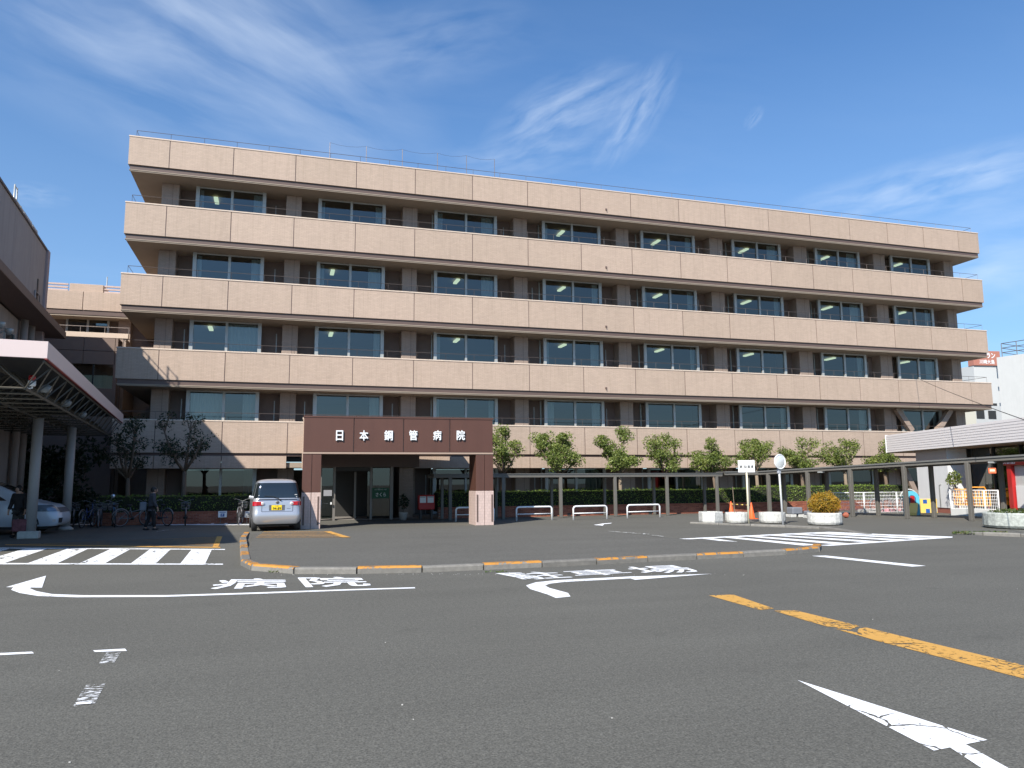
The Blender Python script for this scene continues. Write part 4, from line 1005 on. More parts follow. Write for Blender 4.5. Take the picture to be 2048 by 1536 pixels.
for (a, e), (c, d) in zip(segs, segs[1:]):
    b = MB(); za, zc_ = zroof(a), zroof(c); o_ = (e-a).normalized()*.1; o2 = (d-c).normalized()*.1
    P = [q3(a-o_, za), q3(e+o_, za), q3(d+o2, zc_), q3(c-o2, zc_)]
    b.add([p for p in P]+[p+Vector((0, 0, .06)) for p in P], [(0,1,2,3), (4,5,6,7), (0,1,5,4), (1,2,6,5), (2,3,7,6), (3,0,4,7)]); b.build('roof_tray', M_shroof, S2)
for side in (0, 1):
    pts = [q3(s_[side], zroof(s_[side])-.06) for s_ in segs]
    b = MB()
    for p, q in zip(pts, pts[1:]):
        d = (q-p)/2; nn = Vector((-d.y, d.x, 0)).normalized()*.05; b.obox((p+q)/2, d, nn, Vector((0, 0, .055)))
    b.build('beam', M_shel, S2)
for us, P1, P2 in (((1537, 1616, 1702, 1810, 1938), A1, A2), ((1568, 1654, 1753, 1864, 2004), B1, B2)):
    for u in us:
        p = rayX(u, P1, P2); z = zroof(p)-.11; w = .075
        b = MB(); b.box(p.x-A1.x-w, p.x-A1.x+w, p.y-A1.y-w, p.y-A1.y+w, 0, z, .01); b.build('post', M_shel, S2)
for u, v, y in ((1497, 1000, 32.2),):
    x = PY(u, v, y).x; b = MB(); b.box(x-A1.x-.07, x-A1.x+.07, y-A1.y-.07, y-A1.y+.07, 0, 1.86, .01); b.build('post', M_shel, S2)
p = rayX(1790, A1, A2)
for u in (1645, 1990):
    p = rayX(u, A1, A2); b = MB(); b.box(p.x-A1.x-.2, p.x-A1.x+.12, p.y-A1.y-.04, p.y-A1.y+.04, zroof(p)-.19, zroof(p)-.13); b.build('strip_lamp', M_alum, S2)

# ================================================================ hoop rails
def hoop(u0, u1, v0, v1, label, h=.56):
    a, c = G(u0, v0), G(u1, v1); t = thing('hoop_rail', label, 'rail', a, math.atan2(c.y-a.y, c.x-a.x), 'white hoop rails in front of the walkway'); w = (c-a).length; r = .12
    pts = [(0, 0, 0), (0, 0, h-r)]+[(r-r*math.cos(k*math.pi/8), 0, h-r+r*math.sin(k*math.pi/8)) for k in range(1, 5)]
    pts += [(w-x, 0, z) for x, _, z in pts[::-1]]
    MB().tube(pts, .036, 10).build('hoop', M_white, t); MB().tube([(.03, 0, .27), (w-.03, 0, .27)], .022, 8).build('cross_bar', M_white, t); return t
hoop(912, 988, 1043, 1042, 'white hoop rail partly hidden behind the pink pillar base')
hoop(1033, 1104, 1042, 1040, 'white hoop rail just right of the portico pillar')
hoop(1147, 1214, 1040, 1038, 'white hoop rail in the middle of the open row')
hoop(1255, 1320, 1036.5, 1034.5, 'white hoop rail nearest the angular concrete planter')

# ================================================================ planters, signs, cones
def planter(u, v, w_px, h, label, m=M_concw, n=6, rot=.3, soil=True, taper=.94):
    p = G(u, v); s = w_px/FPX*(p.length); r = s/2/(1 if n > 8 else .96)
    t = thing('planter', label, 'planter', p, rot); b = MB(); prof = [(r*taper, .03), (r, .1), (r, h-.04), (r*.97, h), (r*.86, h), (r*.86, h-.08)]
    b.lathe(prof, n, smooth=False); b.build('tub', m, t)
    MB().lathe([(r*.85, h-.12), (r*.85, h-.075)], n).build('soil', mat('soil', (.06, .045, .03), .95), t); 
    MB().lathe([(r*.7, 0), (r*.7, .035)], n).build('foot', M_dark, t); return t, r, p
planter(1422, 1047, 44, .44, 'angular white concrete planter leftmost of the planter row')
t_, r_, p_ = planter(1474, 1046, 43, .40, 'pale round concrete planter behind the notice board post', n=18)
b = MB(); b.tube([(-.1, 0, .3), (-.16, 0, 1.35)], .012, 5); tag(b.build('stake', M_barkl, t_))
planter(1545, 1046, 48, .40, 'pale round concrete planter behind the mirror post', n=18)
t_, r_, p_ = planter(1650, 1049.5, 60, .43, 'larger round concrete planter under the orange shrub', n=20)
SHB = thing('shrub', 'rounded shrub with yellow and orange leaves growing in the larger planter', 'shrub', (p_.x, p_.y, .34)); b = MB()
leaves(b, (0, 0, .36), (.56, .56, .44), 3600, .065, hollow=.72); leaves(b, (0, 0, .34), (.48, .48, .36), 700, .07, hollow=.1)
for _ in range(16):
    a = R.random()*6.28; e0 = R.uniform(.1, 1.2); leaves(b, (.47*math.cos(a)*math.cos(e0), .47*math.sin(a)*math.cos(e0), .34+.42*math.sin(e0)), (R.uniform(.07, .16),)*3, 60, .07, hollow=0)
for _ in range(40):
    a = R.random()*6.28; leaves(b, (.46*math.cos(a)*R.random(), .46*math.sin(a)*R.random(), .72+R.random()*.10), (.04, .04, .05), 5, .05, hollow=0)
tag(b.build('foliage', M_orleaf, SHB, fix=False), kind='stuff'); MB().sphere((0, 0, .33), .3, 10, 8).build('stem_mass', M_hedgec, SHB)
t_, r_, p_ = planter(2040, 1056, 104, .50, 'big weathered round planter with low grass at the street corner', mat('planter_mossy', (.40, .42, .38), .9, noise=.8, scale=9, bump=1.2, bscale=20), n=22)
b = MB(); leaves(b, (0, 0, .52), (r_*.85, r_*.85, .10), 700, .08, hollow=0)
gr = tag(b.build('low_plants', leaf_mat('weed_leaves', (.04, .07, .015), (.09, .14, .03), (.2, .12, .05)), t_, fix=False), kind='stuff')

p = G(1498, 1047)
SG = thing('notice_board', 'white rectangular notice board with rounded corners on a cream pole', 'sign', p, math.radians(-30))
MB().tube([(0, .02, 0), (0, .02, 2.2)], .035, 10).build('pole', M_cream, SG)
MB().box(-.30, .30, -.03, -.01, 1.88, 2.33, .008).build('board', M_white, SG)
text_on('第1駐車場', 'lettering', M_dark, SG, -.25, .25, 2.03, 2.15, -.033, .01)
text_on('▲', 'symbol', M_dark, SG, -.02, .02, 2.20, 2.235, -.033)
MB().box(-.10, .2, -.033, -.031, 1.965, 1.985).build('text_line', M_cream, SG)
p = G(1568, 1050)
MR = thing('traffic_mirror', 'round white framed mirror on a leaning white pole', 'mirror', p, math.radians(10))
MB().tube([(0, .04, 0), (-.06, .04, 1.95), (-.06, .04, 2.3)], .036, 10).build('pole', M_white, MR)
b = MB(); b.lathe([(.0, .05), (.2, .04), (.27, .0), (.27, -.02), (.25, -.03)], 28, (-.06, -.0, 2.24), 'y'); b.build('back', M_white, MR)
b = MB(); b.lathe([(.25, -.025), (.235, -.035), (.12, -.055), (0.001, -.062)], 28, (-.06, -.0, 2.24), 'y'); b.build('mirror_face', mat('mirror_white', (.86, .88, .86), .25, .35), MR)
b = MB(); b.torus((-.06, -.03, 2.24), .255, .02, 28, 6, 'y'); b.build('rim', M_white, MR)
MB().box(-.12, 0.0, -.0, .09, 1.82, 1.97, .01).build('bracket', mat('grey_box', (.35, .37, .40), .5), MR)
CN = []
for k, (u, v) in enumerate(((1463, 1034), (1504, 1038))):
    p = G(u, v); t = thing('traffic_cone', ('orange traffic cone standing behind the pale planter at the bar end' , 'orange traffic cone between the notice board post and the brick wall')[k], 'cone', p, 0, 'orange cones by the brick wall')
    MB().lathe([(.16, .03), (.13, .04), (.025, .66), (.018, .68), (0, .68)], 16).build('cone', M_orange, t); MB().box(-.19, .19, -.19, .19, 0, .03, .01).build('base', M_orange, t)
    MB().lathe([(.090, .24), (.066, .37)], 16).build('band', M_orange, t); CN.append(p)
b = MB(); a, c = CN; d = c-a; BR_ = thing('cone_bar', 'yellow and black striped bar between the two orange cones', 'bar', a)
for k in range(8):
    q0, q1 = d*(k/8), d*((k+1)/8); MB().tube([q0+Vector((0, 0, .56)), q1+Vector((0, 0, .56))], .02, 8).build('stripe', M_black if k % 2 else M_yell, BR_)
for k, (u, v, w) in enumerate(((1590, 1034, .55), (1628, 1036, .75))):
    p = G(u, v); t = thing('low_trolley', ('dark grey covered bundle on a low pale pallet', 'grey flat crate on white blocks beside the bundle')[k], 'pallet', p, -.1)
    MB().box(-w*.45, w*.45, -.25, .25, .12, (.42, .30)[k], .04).build('bundle', mat('grey_cover', (.17, .18, .20), .8, noise=.2), t)
    for sx in (-.3, .3): MB().box(sx*w*1.1-.13, sx*w*1.1+.13, -.22, .22, 0, .12, .01).build('block', M_concw, t)
p = G(1690, 1036); t = thing('fallen_pot', 'brownish red flowerpot lying on its side by the planter', 'pot', p, .4)
MB().lathe([(.06, -.10), (.11, .09), (.12, .09), (.12, .12), (.10, .12)], 14, (0, 0, .12), 'x').build('pot', mat('terracotta', (.30, .08, .04), .7), t)
MB().lathe([(.0, .08), (.10, .09)], 14, (0, 0, .12), 'x').build('soil', M_dark, t)

# ================================================================ vehicles
def car(name, label, loc, rz, Lh, prof, paint, wheel, group=None):
    """body lofted from rounded rings one above the other; prof rows: z, half width, rear y, front y, corner radius"""
    t = thing(name, label, 'car' if Lh < 4 else 'van', loc, rz)
    def ring(row, off=0.0):
        z, w, y0, y1, r = row; w += off; y0 -= off; y1 += off; pts = []
        for (cx, cy_, a0) in ((w-r, y0+r, -90), (w-r, y1-r, 0), (-w+r, y1-r, 90), (-w+r, y0+r, 180)):
            arc = [(cx+r*math.cos(math.radians(a0+k*18)), cy_+r*math.sin(math.radians(a0+k*18)), z) for k in range(6)]
            if pts:
                p = pts[-1]; q = arc[0]
                for k in range(1, 8): pts.append((p[0]+(q[0]-p[0])*k/8, p[1]+(q[1]-p[1])*k/8, z))
            pts += arc
        p = pts[-1]; q = pts[0]
        for k in range(1, 8): pts.append((p[0]+(q[0]-p[0])*k/8, p[1]+(q[1]-p[1])*k/8, z))
        return pts
    def interp(z):
        for a, b_ in zip(prof, prof[1:]):
            if a[0] <= z <= b_[0]:
                f = (z-a[0])/(b_[0]-a[0]); return [z]+[a[i]+(b_[i]-a[i])*f for i in range(1, 5)]
        return prof[-1]
    b = MB(); N_ = None; vs = []
    for row in prof:
        rg = ring(row); N_ = len(rg); vs += rg
    b.add(vs, [(i*N_+k, i*N_+(k+1) % N_, (i+1)*N_+(k+1) % N_, (i+1)*N_+k) for i in range(len(prof)-1) for k in range(N_)], True)
    b.add([vs[k] for k in range(N_)], [tuple(range(N_))[::-1]]); b.add(vs[-N_:], [tuple(range(N_))], True)
    b.build('body', paint, t)
    def patch(nm, i0, i1, z0, z1, m, off=.006, steps=6, parent=None, shrink=0.0):
        vs = []; n = (i1-i0) % N_ + 1
        for s_ in range(steps+1):
            rg = ring(interp(z0+(z1-z0)*s_/steps), off); vs += [rg[(i0+k) % N_] for k in range(n)]
        return MB().add(vs, [(s_*n+k, s_*n+k+1, (s_+1)*n+k+1, (s_+1)*n+k) for s_ in range(steps) for k in range(n-1)], True).build(nm, m, parent or t, fix=True)
    for sx in (-1, 1):
        for y in wheel[1]:
            w = bpy.data.objects.new('wheel', None); COL.objects.link(w); w.parent = t; w.location = (sx*wheel[2], y, wheel[0]); 
            MB().lathe([(.12, -.09), (wheel[0]-.02, -.09), (wheel[0], -.06), (wheel[0], .06), (wheel[0]-.02, .09), (.12, .09)], 22, (0, 0, 0), 'x').build('tyre', M_black, w)
            MB().lathe([(.03, .075*sx), (wheel[0]-.09, .095*sx), (wheel[0]-.08, .04*sx)], 14, (0, 0, 0), 'x').build('rim', M_steel, w)
    MB().box(-prof[0][1]*.9, prof[0][1]*.9, prof[0][2]+.2, prof[0][3]-.2, .17, prof[0][0]+.05).build('underbody', M_black, t)
    return t, ring, interp, patch
M_silver = mat('silver_paint', (.50, .51, .54), .30, .55, coat=.6); M_vanp = mat('van_white', (.62, .68, .76), .3, .05, coat=.5)
M_cglass = mat('car_glass', (.012, .016, .018), .04, spec=.9, coat=.3); M_tail = mat('tail_red', (.42, .012, .02), .12, coat=1.0); M_lens = mat('clear_lens', (.75, .72, .72), .1, .2, coat=1.0)
M_plate = mat('plate_yellow', (.86, .62, .02), .45); M_seam = mat('seam', (.10, .11, .13), .6)
prof = [(.24, .68, .06, 3.30, .12), (.32, .75, .0, 3.36, .14), (.48, .785, -.035, 3.39, .17), (.60, .79, -.03, 3.38, .18), (.66, .785, .0, 3.36, .18), (.80, .79, .0, 3.32, .2), (.98, .785, .02, 3.15, .2), (1.07, .765, .045, 2.95, .2),
        (1.10, .755, .06, 2.85, .2), (1.30, .715, .10, 2.62, .2), (1.50, .675, .16, 2.38, .2), (1.62, .645, .21, 2.2, .2), (1.68, .60, .27, 2.08, .22), (1.72, .50, .42, 1.95, .25), (1.745, .3, .7, 1.7, .25)]
cl = G(515, 1064); cr_ = G(600, 1060.5)
CAR, ring, interp, patch = car('silver_car', 'silver boxy mini car seen from behind with a yellow number plate', ((PY(555, 1000, 27.2)).x, 27.1, 0), math.radians(3.5), 3.4, prof, M_silver, (.275, (.50, 2.75), .70))
# ring indices: 0-5 rear right corner, 13-18 front right, 26-31 front left, 39-44 rear left, 45-51 rear edge
patch('rear_window', 40, 4, 1.105, 1.615, M_cglass)
patch('side_window', 6, 11, 1.12, 1.58, M_cglass); patch('side_window', 33, 38, 1.12, 1.58, M_cglass); patch('windscreen', 18, 26, 1.12, 1.60, M_cglass)
for a, e, s_ in ((0, 4, 1), (40, 44, -1)):
    tl = patch('tail_light', a, e, .85, .99, M_tail, .014)
    MB().box(s_*.56-(.11), s_*.56+.11, -.020, .02, .855, .985, .012).build('red_lens', M_tail, tl)
    MB().lathe([(.0, .030), (.045, .027), (.062, .012), (.062, -.01)], 16, (s_*.47, -.0, .92), 'y').build('round_lens', M_lens, tl)
    for f in tl.children[-1].data.vertices: f.co.y = -f.co.y*1.0
b = MB()
for x in (-.50, .50): b.box(x-.006, x+.006, -.012, .02, .66, .85)
b.box(-.50, .50, -.012, .02, .652, .664); b.box(-.72, .72, -.006, .04, 1.066, 1.074); b.build('tailgate_seam', M_seam, CAR)
MB().box(-.27, .25, -.006, .02, .68, .875, .01).build('plate_recess', M_seam, CAR)
PL = MB().box(-.185, .145, -.016, -.007, .70, .865, .004).build('number_plate', M_plate, CAR)
text_on('94-89', 'plate_number', M_black, PL, -.14, .12, .715, .80, -.018, .012); text_on('川崎', 'plate_place', M_black, PL, -.07, .04, .82, .85, -.018)
b = MB(); b.lathe([(.0, .012), (.045, .010), (.055, .0)], 16, (0.0, -.0, .965), 'y')
em = b.build('badge', M_steel, CAR)
for vv in em.data.vertices: vv.co.y = -vv.co.y
MB().tube([(.02, .03, 1.09), (-.12, .02, 1.15), (-.42, .05, 1.17)], .008, 5).build('wiper', M_black, CAR)
MB().tube([(.0, .02, 1.10), (.12, -.01, 1.02)], .018, 6).build('wiper_arm', M_black, CAR)
MB().sphere((-.58, .085, 1.17), .04, 10, 6, (1, .2, 1)).build('sticker', M_whited, CAR)
MB().box(.56, .64, .075, .082, 1.20, 1.225).build('sticker', M_whited, CAR); MB().box(.56, .64, .072, .08, 1.12, 1.155).build('sticker', M_whited, CAR)
for s_ in (-1, 1):
    MB().sphere((s_*.81+.02, 2.55, 1.10), .075, 10, 8, (.8, .6, 1.0)).build('wing_mirror', M_silver, CAR)
MB().box(.31, .43, -.006, .0, .745, .757).build('model_badge', M_seam, CAR)
# white van on the left, nose to the right
prof = [(.26, .78, .1, 4.35, .2), (.36, .84, .02, 4.50, .3), (.55, .86, .0, 4.52, .35), (.72, .86, .0, 4.46, .38), (.86, .855, .0, 4.36, .4), (.95, .84, .02, 4.20, .4), (1.02, .83, .03, 3.9, .35), (1.10, .81, .05, 3.62, .3),
        (1.35, .77, .10, 3.15, .25), (1.60, .71, .16, 2.65, .22), (1.72, .66, .22, 2.35, .22), (1.78, .52, .4, 2.1, .22), (1.80, .3, .8, 1.8, .2)]
vf = PY(129, 1010, 28.9).x
VAN, ring, interp, patch = car('white_minivan', 'pale minivan in the shade of the canopy showing its headlamp and front wheel', (vf-4.52, 29.3, 0), -math.pi/2, 4.5, prof, M_vanp, (.32, (.75, 3.55), .76))
patch('windscreen', 17, 27, 1.12, 1.70, M_cglass)
patch('side_window', 6, 12, 1.10, 1.62, M_cglass); patch('side_window', 32, 38, 1.10, 1.62, M_cglass); patch('rear_window', 41, 3, 1.12, 1.6, M_cglass)
M_head = mat('headlamp_glass', (.22, .27, .33), .08, .3, coat=1.0); hl_ = patch('headlight', 12, 17, .74, .95, M_head, .012); patch('headlight', 27, 32, .74, .95, M_head, .012); patch('grille', 17, 27, .70, .86, M_seam, .01)
patch('fog_lamp', 14, 15, .40, .48, M_lens, .012); patch('front_vent', 16, 18, .36, .52, M_black, .008)
for s_ in (-1, 1): MB().sphere((s_*.93, 3.25, 1.12), .11, 10, 8, (.9, .6, .8)).build('wing_mirror', M_vanp, VAN)
MB().tube([(.871, 3.55+.36*math.cos(a_), .32+.36*math.sin(a_)) for a_ in [math.pi*k/10 for k in range(11)]], .022, 6).build('wheel_arch', M_black, VAN)
MB().box(.853, .865, 2.55, 2.565, .4, 1.05).build('door_seam', M_seam, VAN)

# ================================================================ bicycles
def bike(label, loc, rz, m, basket=True):
    t = thing('bicycle', label, 'bicycle', loc, rz, 'bicycles parked by the brick wall')
    for y in (-.52, .52):
        w = bpy.data.objects.new('wheel', None); COL.objects.link(w); w.parent = t; w.location = (0, y, .33)
        MB().torus((0, 0, 0), .315, .02, 24, 6).build('tyre', M_black, w); MB().torus((0, 0, 0), .29, .014, 24, 5).build('rim', M_steel, w)
        b = MB()
        for k in range(10): a = math.pi*k/10; b.tube([(0, .29*math.cos(a), .29*math.sin(a)), (0, -.29*math.cos(a), -.29*math.sin(a))], .003, 3, False)
        b.build('spokes', M_steel, w)
        MB().tube([(0, .35*math.cos(a_), .35*math.sin(a_)) for a_ in [math.radians(20+14*k) for k in range(11)]], .024, 6).build('mudguard', M_steel, w)
    b = MB(); b.tube([(0, -.52, .33), (0, -.05, .30), (0, .40, .62), (0, .38, .88)], .016, 6); b.tube([(0, -.05, .30), (0, -.17, .74)], .016, 6); b.tube([(0, -.52, .33), (0, -.15, .62)], .011, 5)
    b.tube([(0, .42, .70), (0, .52, .33)], .014, 6); b.tube([(0, -.13, .55), (0, .40, .66)], .014, 6); b.build('frame', m, t)
    MB().tube([(-.27, .22, .98), (-.25, .34, 1.0), (0, .40, .90), (.25, .34, 1.0), (.27, .22, .98)], .012, 6).build('handlebar', M_steel, t)
    MB().sphere((0, -.20, .80), .12, 10, 6, (.7, 1, .4)).build('saddle', M_black, t)
    MB().tube([(-.08, -.06, .30), (.08, -.06, .30)], .05, 8).build('crank', M_black, t)
    if basket:
        b = MB()
        for k in range(7):
            x = -.17+k*.34/6; b.tube([(x*.8, .50, .62), (x, .46, .86)], .006, 3, False); b.tube([(x*.8, .72, .62), (x, .80, .86)], .006, 3, False)
        for z, s_ in ((.62, .8), (.74, .9), (.86, 1)): b.tube([(-.17*s_, .50, z), (.17*s_, .50, z), (.17*s_, .74+.06*(s_-.8)*5, z), (-.17*s_, .74+.06*(s_-.8)*5, z), (-.17*s_, .50, z)], .007, 4)
        b.build('basket', M_steel, t)
    return t
bcol = [(.03, .03, .04), (.03, .07, .22), (.14, .15, .16), (.04, .15, .32), (.16, .17, .18), (.03, .04, .07), (.05, .05, .05), (.20, .20, .20)]
bl_ = ['black city bicycle beside the right canopy column', 'dark blue bicycle second from the canopy column', 'pale grey bicycle with a wire basket in the crowded bay', 'bright blue bicycle below the shining round reflector',
       'silver bicycle turned half sideways behind the walking person', 'dark bicycle close behind the walking person', 'lone dark bicycle standing in the middle bays', 'silver framed bicycle beside the white notice plate']
for k, (u, rz) in enumerate(((148, .2), (176, -.15), (200, .1), (228, .25), (268, -.9), (318, .75), (371, .12), (481, -.1))):
    bike(bl_[k], (PY(u, 1030, 32.6).x, 32.6, 0), rz, mat('bike_paint_'+('a', 'b', 'c', 'd', 'e', 'f', 'g', 'h')[k], bcol[k], .35, .3), k != 4)
p = PY(226, 992, 32.2); t = thing('round_reflector', 'small bright round mirror on a thin stem above the bicycles', 'mirror', (p.x, 32.2, 0))
MB().tube([(-.12, 0, .85), (0, 0, p.z)], .01, 5).build('stem', M_steel, t); b = MB(); b.lathe([(0, .02), (.07, .015), (.075, 0)], 14, (0, 0, p.z), 'y'); b.build('mirror_disc', mat('bright_mirror', (.85, .9, .95), .1, .6), t)
for k, (u0, u1, v0, v1, lab) in enumerate(((436, 454, 1022, 1035, 'white plate with a blue parking symbol on the brick wall'), (489, 506, 1022, 1035, 'white plate with black lettering next to the silver car'))):
    a, c = PY(u0, v1, 33.4), PY(u1, v0, 33.4); t = thing('wall_plate', lab, 'sign', (a.x, 33.4, 0))
    MB().box(0, c.x-a.x, 0, .03, a.z, c.z, .004).build('plate', M_white, t); w = c.x-a.x; h = c.z-a.z
    MB().tube([(w*.3, .04, 0), (w*.3, .04, a.z+.05)], .015, 5).build('stake', M_steel, t)
    if k == 0:
        MB().box(w*.28, w*.72, -.004, -.001, a.z+h*.12, a.z+h*.62).build('blue_square', M_blue, t); text_on('P', 'symbol', M_white, t, w*.42, w*.58, a.z+h*.18, a.z+h*.56, -.006, .01)
        MB().box(w*.15, w*.85, -.004, -.001, a.z+h*.76, a.z+h*.86).build('text_line', M_blue, t)
    else:
        text_on('駐輪', 'lettering', M_black, t, w*.35, w*.68, a.z+h*.4, a.z+h*.62, -.003, .01); text_on('お願い', 'lettering', M_black, t, w*.18, w*.85, a.z+h*.1, a.z+h*.3, -.003, .01)
        MB().box(w*.12, w*.88, -.003, -.001, a.z+h*.78, a.z+h*.84).build('text_line', M_blue, t)

# ================================================================ people
def skin(verts, edges, radii, name, m, parent, sub=2, root=0):
    me = bpy.data.meshes.new(name); me.from_pydata(verts, edges, []); o = bpy.data.objects.new(name, me); COL.objects.link(o)
    md = o.modifiers.new('s', 'SKIN'); md.use_smooth_shade = True; sb = o.modifiers.new('u', 'SUBSURF'); sb.levels = sub; sb.render_levels = sub
    for i, r in enumerate(radii): me.skin_vertices[0].data[i].radius = r if isinstance(r, tuple) else (r, r)
    me.skin_vertices[0].data[root].use_root = True
    dg = bpy.context.evaluated_depsgraph_get(); dg.update(); m2 = bpy.data.meshes.new_from_object(o.evaluated_get(dg)); bpy.data.objects.remove(o)
    m2.materials.clear(); m2.materials.append(m)
    o = bpy.data.objects.new(name, m2); COL.objects.link(o); o.parent = parent; return o
def person(label, loc, rz, H_, coat, legs, stride=.15, arm=.08, hair=M_hair, bend=.04):
    t = thing('person', label, 'person', loc, rz); s = H_/1.7
    J = dict(pel=(0, 0, .92), sp=(0, .02, 1.12), ch=(0, bend, 1.32), nk=(0, bend+.03, 1.46), hd=(0, bend+.05, 1.56), tp=(0, bend+.05, 1.66))
    V = [J[k] for k in ('pel', 'sp', 'ch', 'nk', 'hd', 'tp')]; E = [(0, 1), (1, 2), (2, 3), (3, 4), (4, 5)]; Rr = [(.14, .11), (.13, .10), (.17, .11), (.06, .06), (.085, .095), (.07, .085)]
    arms = {}; lg = {}
    for sx in (-1, 1):
        n = len(V); V += [(sx*.18, bend, 1.38), (sx*.24, bend-.02+sx*arm*.3, 1.12), (sx*.23, bend+.06+sx*arm, .90), (sx*.22, bend+.08+sx*arm*1.1, .82)]; E += [(2, n), (n, n+1), (n+1, n+2), (n+2, n+3)]; Rr += [.065, .048, .035, .03]
        hx, hy, hz = V[n+3]; arms[sx] = V[n:n+3]
        for k in range(5):
            a_ = (k-1.7)*.014; m_ = len(V); V += [(hx-sx*.002, hy+a_, hz-.045), (hx-sx*.014, hy+a_*1.15+(.02 if k == 4 else 0), hz-.095+abs(k-1.5)*.006)]; E += [(n+3, m_), (m_, m_+1)]; Rr += [.009, .008]
        n = len(V); V += [(sx*.09, 0, .86), (sx*.10, sx*stride*.45+.03, .48), (sx*.10, sx*stride-.02, .10), (sx*.11, sx*stride+.10, .035)]; E += [(0, n), (n, n+1), (n+1, n+2), (n+2, n+3)]; Rr += [.085, .06, .042, .035]; lg[sx] = V[n:n+3]
    V = [tuple(c*s for c in v) for v in V]; Rr = [tuple(c*s for c in r) if isinstance(r, tuple) else r*s for r in Rr]
    skin(V, E, Rr, 'body', M_skin, t, 1)
    V = [J['pel'][:2]+(.82,), J['pel'], J['sp'], J['ch'], (J['nk'][0], J['nk'][1], 1.42)]; E = [(0, 1), (1, 2), (2, 3), (3, 4)]; Rr = [(.18, .15), (.18, .14), (.165, .135), (.195, .14), (.09, .09)]
    for sx in (-1, 1):
        n = len(V); V += list(arms[sx]); E += [(3, n), (n, n+1), (n+1, n+2)]; Rr += [.09, .07, .055]
    skin([tuple(c*s for c in v) for v in V], E, [tuple(c*s for c in r) if isinstance(r, tuple) else r*s for r in Rr], 'jacket', coat, t, 2, 1)
    V = [(0, 0, .90)]; E = []; Rr = [(.15, .13)]
    for sx in (-1, 1):
        n = len(V); V += list(lg[sx]); E += [(0, n), (n, n+1), (n+1, n+2)]; Rr += [.11, .08, .062]
    skin([tuple(c*s for c in v) for v in V], E, [tuple(c*s for c in r) if isinstance(r, tuple) else r*s for r in Rr], 'trousers', legs, t, 2)
    for sx in (-1, 1):
        x, y, z = lg[sx][2]; b = MB(); b.sphere((x*s, (y+.05)*s, .045*s), .13*s, 10, 6, (.42, 1.0, .42)); b.build('shoe', M_black, t)
    b = MB(); b.sphere((0, (J['hd'][1]-.02)*s, 1.60*s), .118*s, 14, 10, (.88, 1.0, 1.0)); hr = b.build('hair', hair, t)
    hy = J['hd'][1]; b = MB()
    b.sphere((0, (hy+.075)*s, 1.565*s), .06*s, 10, 8, (1.0, .75, 1.2)); b.build('face', M_skin, t)
    b = MB(); b.sphere((0, (hy+.125)*s, 1.56*s), .016*s, 6, 5, (1, 1, 1.6)); b.build('nose', M_skin, t)
    b = MB()
    for sx in (-1, 1): b.sphere((sx*.028*s, (hy+.118)*s, 1.585*s), .009*s, 6, 4)
    b.build('eyes', M_dark, t); b = MB(); b.box(-.022*s, .022*s, (hy+.108)*s, (hy+.122)*s, 1.522*s, 1.529*s); b.build('mouth', M_redd, t)
    b = MB()
    for sx in (-1, 1): b.sphere((sx*.103*s, hy*s, 1.57*s), .022*s, 6, 5, (.5, 1, 1.4))
    b.build('ears', M_skin, t); return t
p = G(302, 1057.5); p.y = 29.6; p.x = PY(303, 1000, 29.6).x
PE = person('person in a grey jacket and black trousers walking away across the shaded yard', p, math.radians(-70), 1.50, mat('grey_jacket', (.06, .06, .07), .9, noise=.2), mat('black_trousers', (.012, .012, .014), .9))
q = thing('shoulder_bag', 'grey shoulder bag carried by the walking person', 'bag', (p.x-.24, p.y-.02, .82)); MB().box(-.12, .10, -.10, .08, -.14, .16, .03).build('bag_body', mat('bag_grey', (.16, .17, .20), .8), q); MB().tube([(0, 0, .15), (.1, 0, .32), (.18, .03, .36)], .012, 5).build('strap', M_dark, q)
p = PY(40, 1000, 27.2); p.z = 0
person('person in a long dark coat standing beside the white minivan', p, math.radians(160), 1.58, mat('dark_coat', (.02, .018, .02), .95), M_hair, stride=.06)
q = thing('shopping_bag', 'dark red patterned bag held by the person in the dark coat', 'bag', (p.x+.12, p.y-.26, .38)); MB().box(-.2, .2, -.08, .08, -.2, .18, .03).build('bag_body', mat('plaid_bag', (.16, .06, .07), .9, noise=.9, scale=9), q); MB().torus((0, 0, .2), .1, .012, 14, 5, 'y').build('handle', M_dark, q)
mb = MB().box(-.28, .28, -.14, .14, 0, .22, .02).build('wheel_stop', M_conc); mb.location = (PY(58, 1065, 26.4).x, 26.4, 0); tag(mb, 'low concrete block at the foot of the left canopy column', 'block')

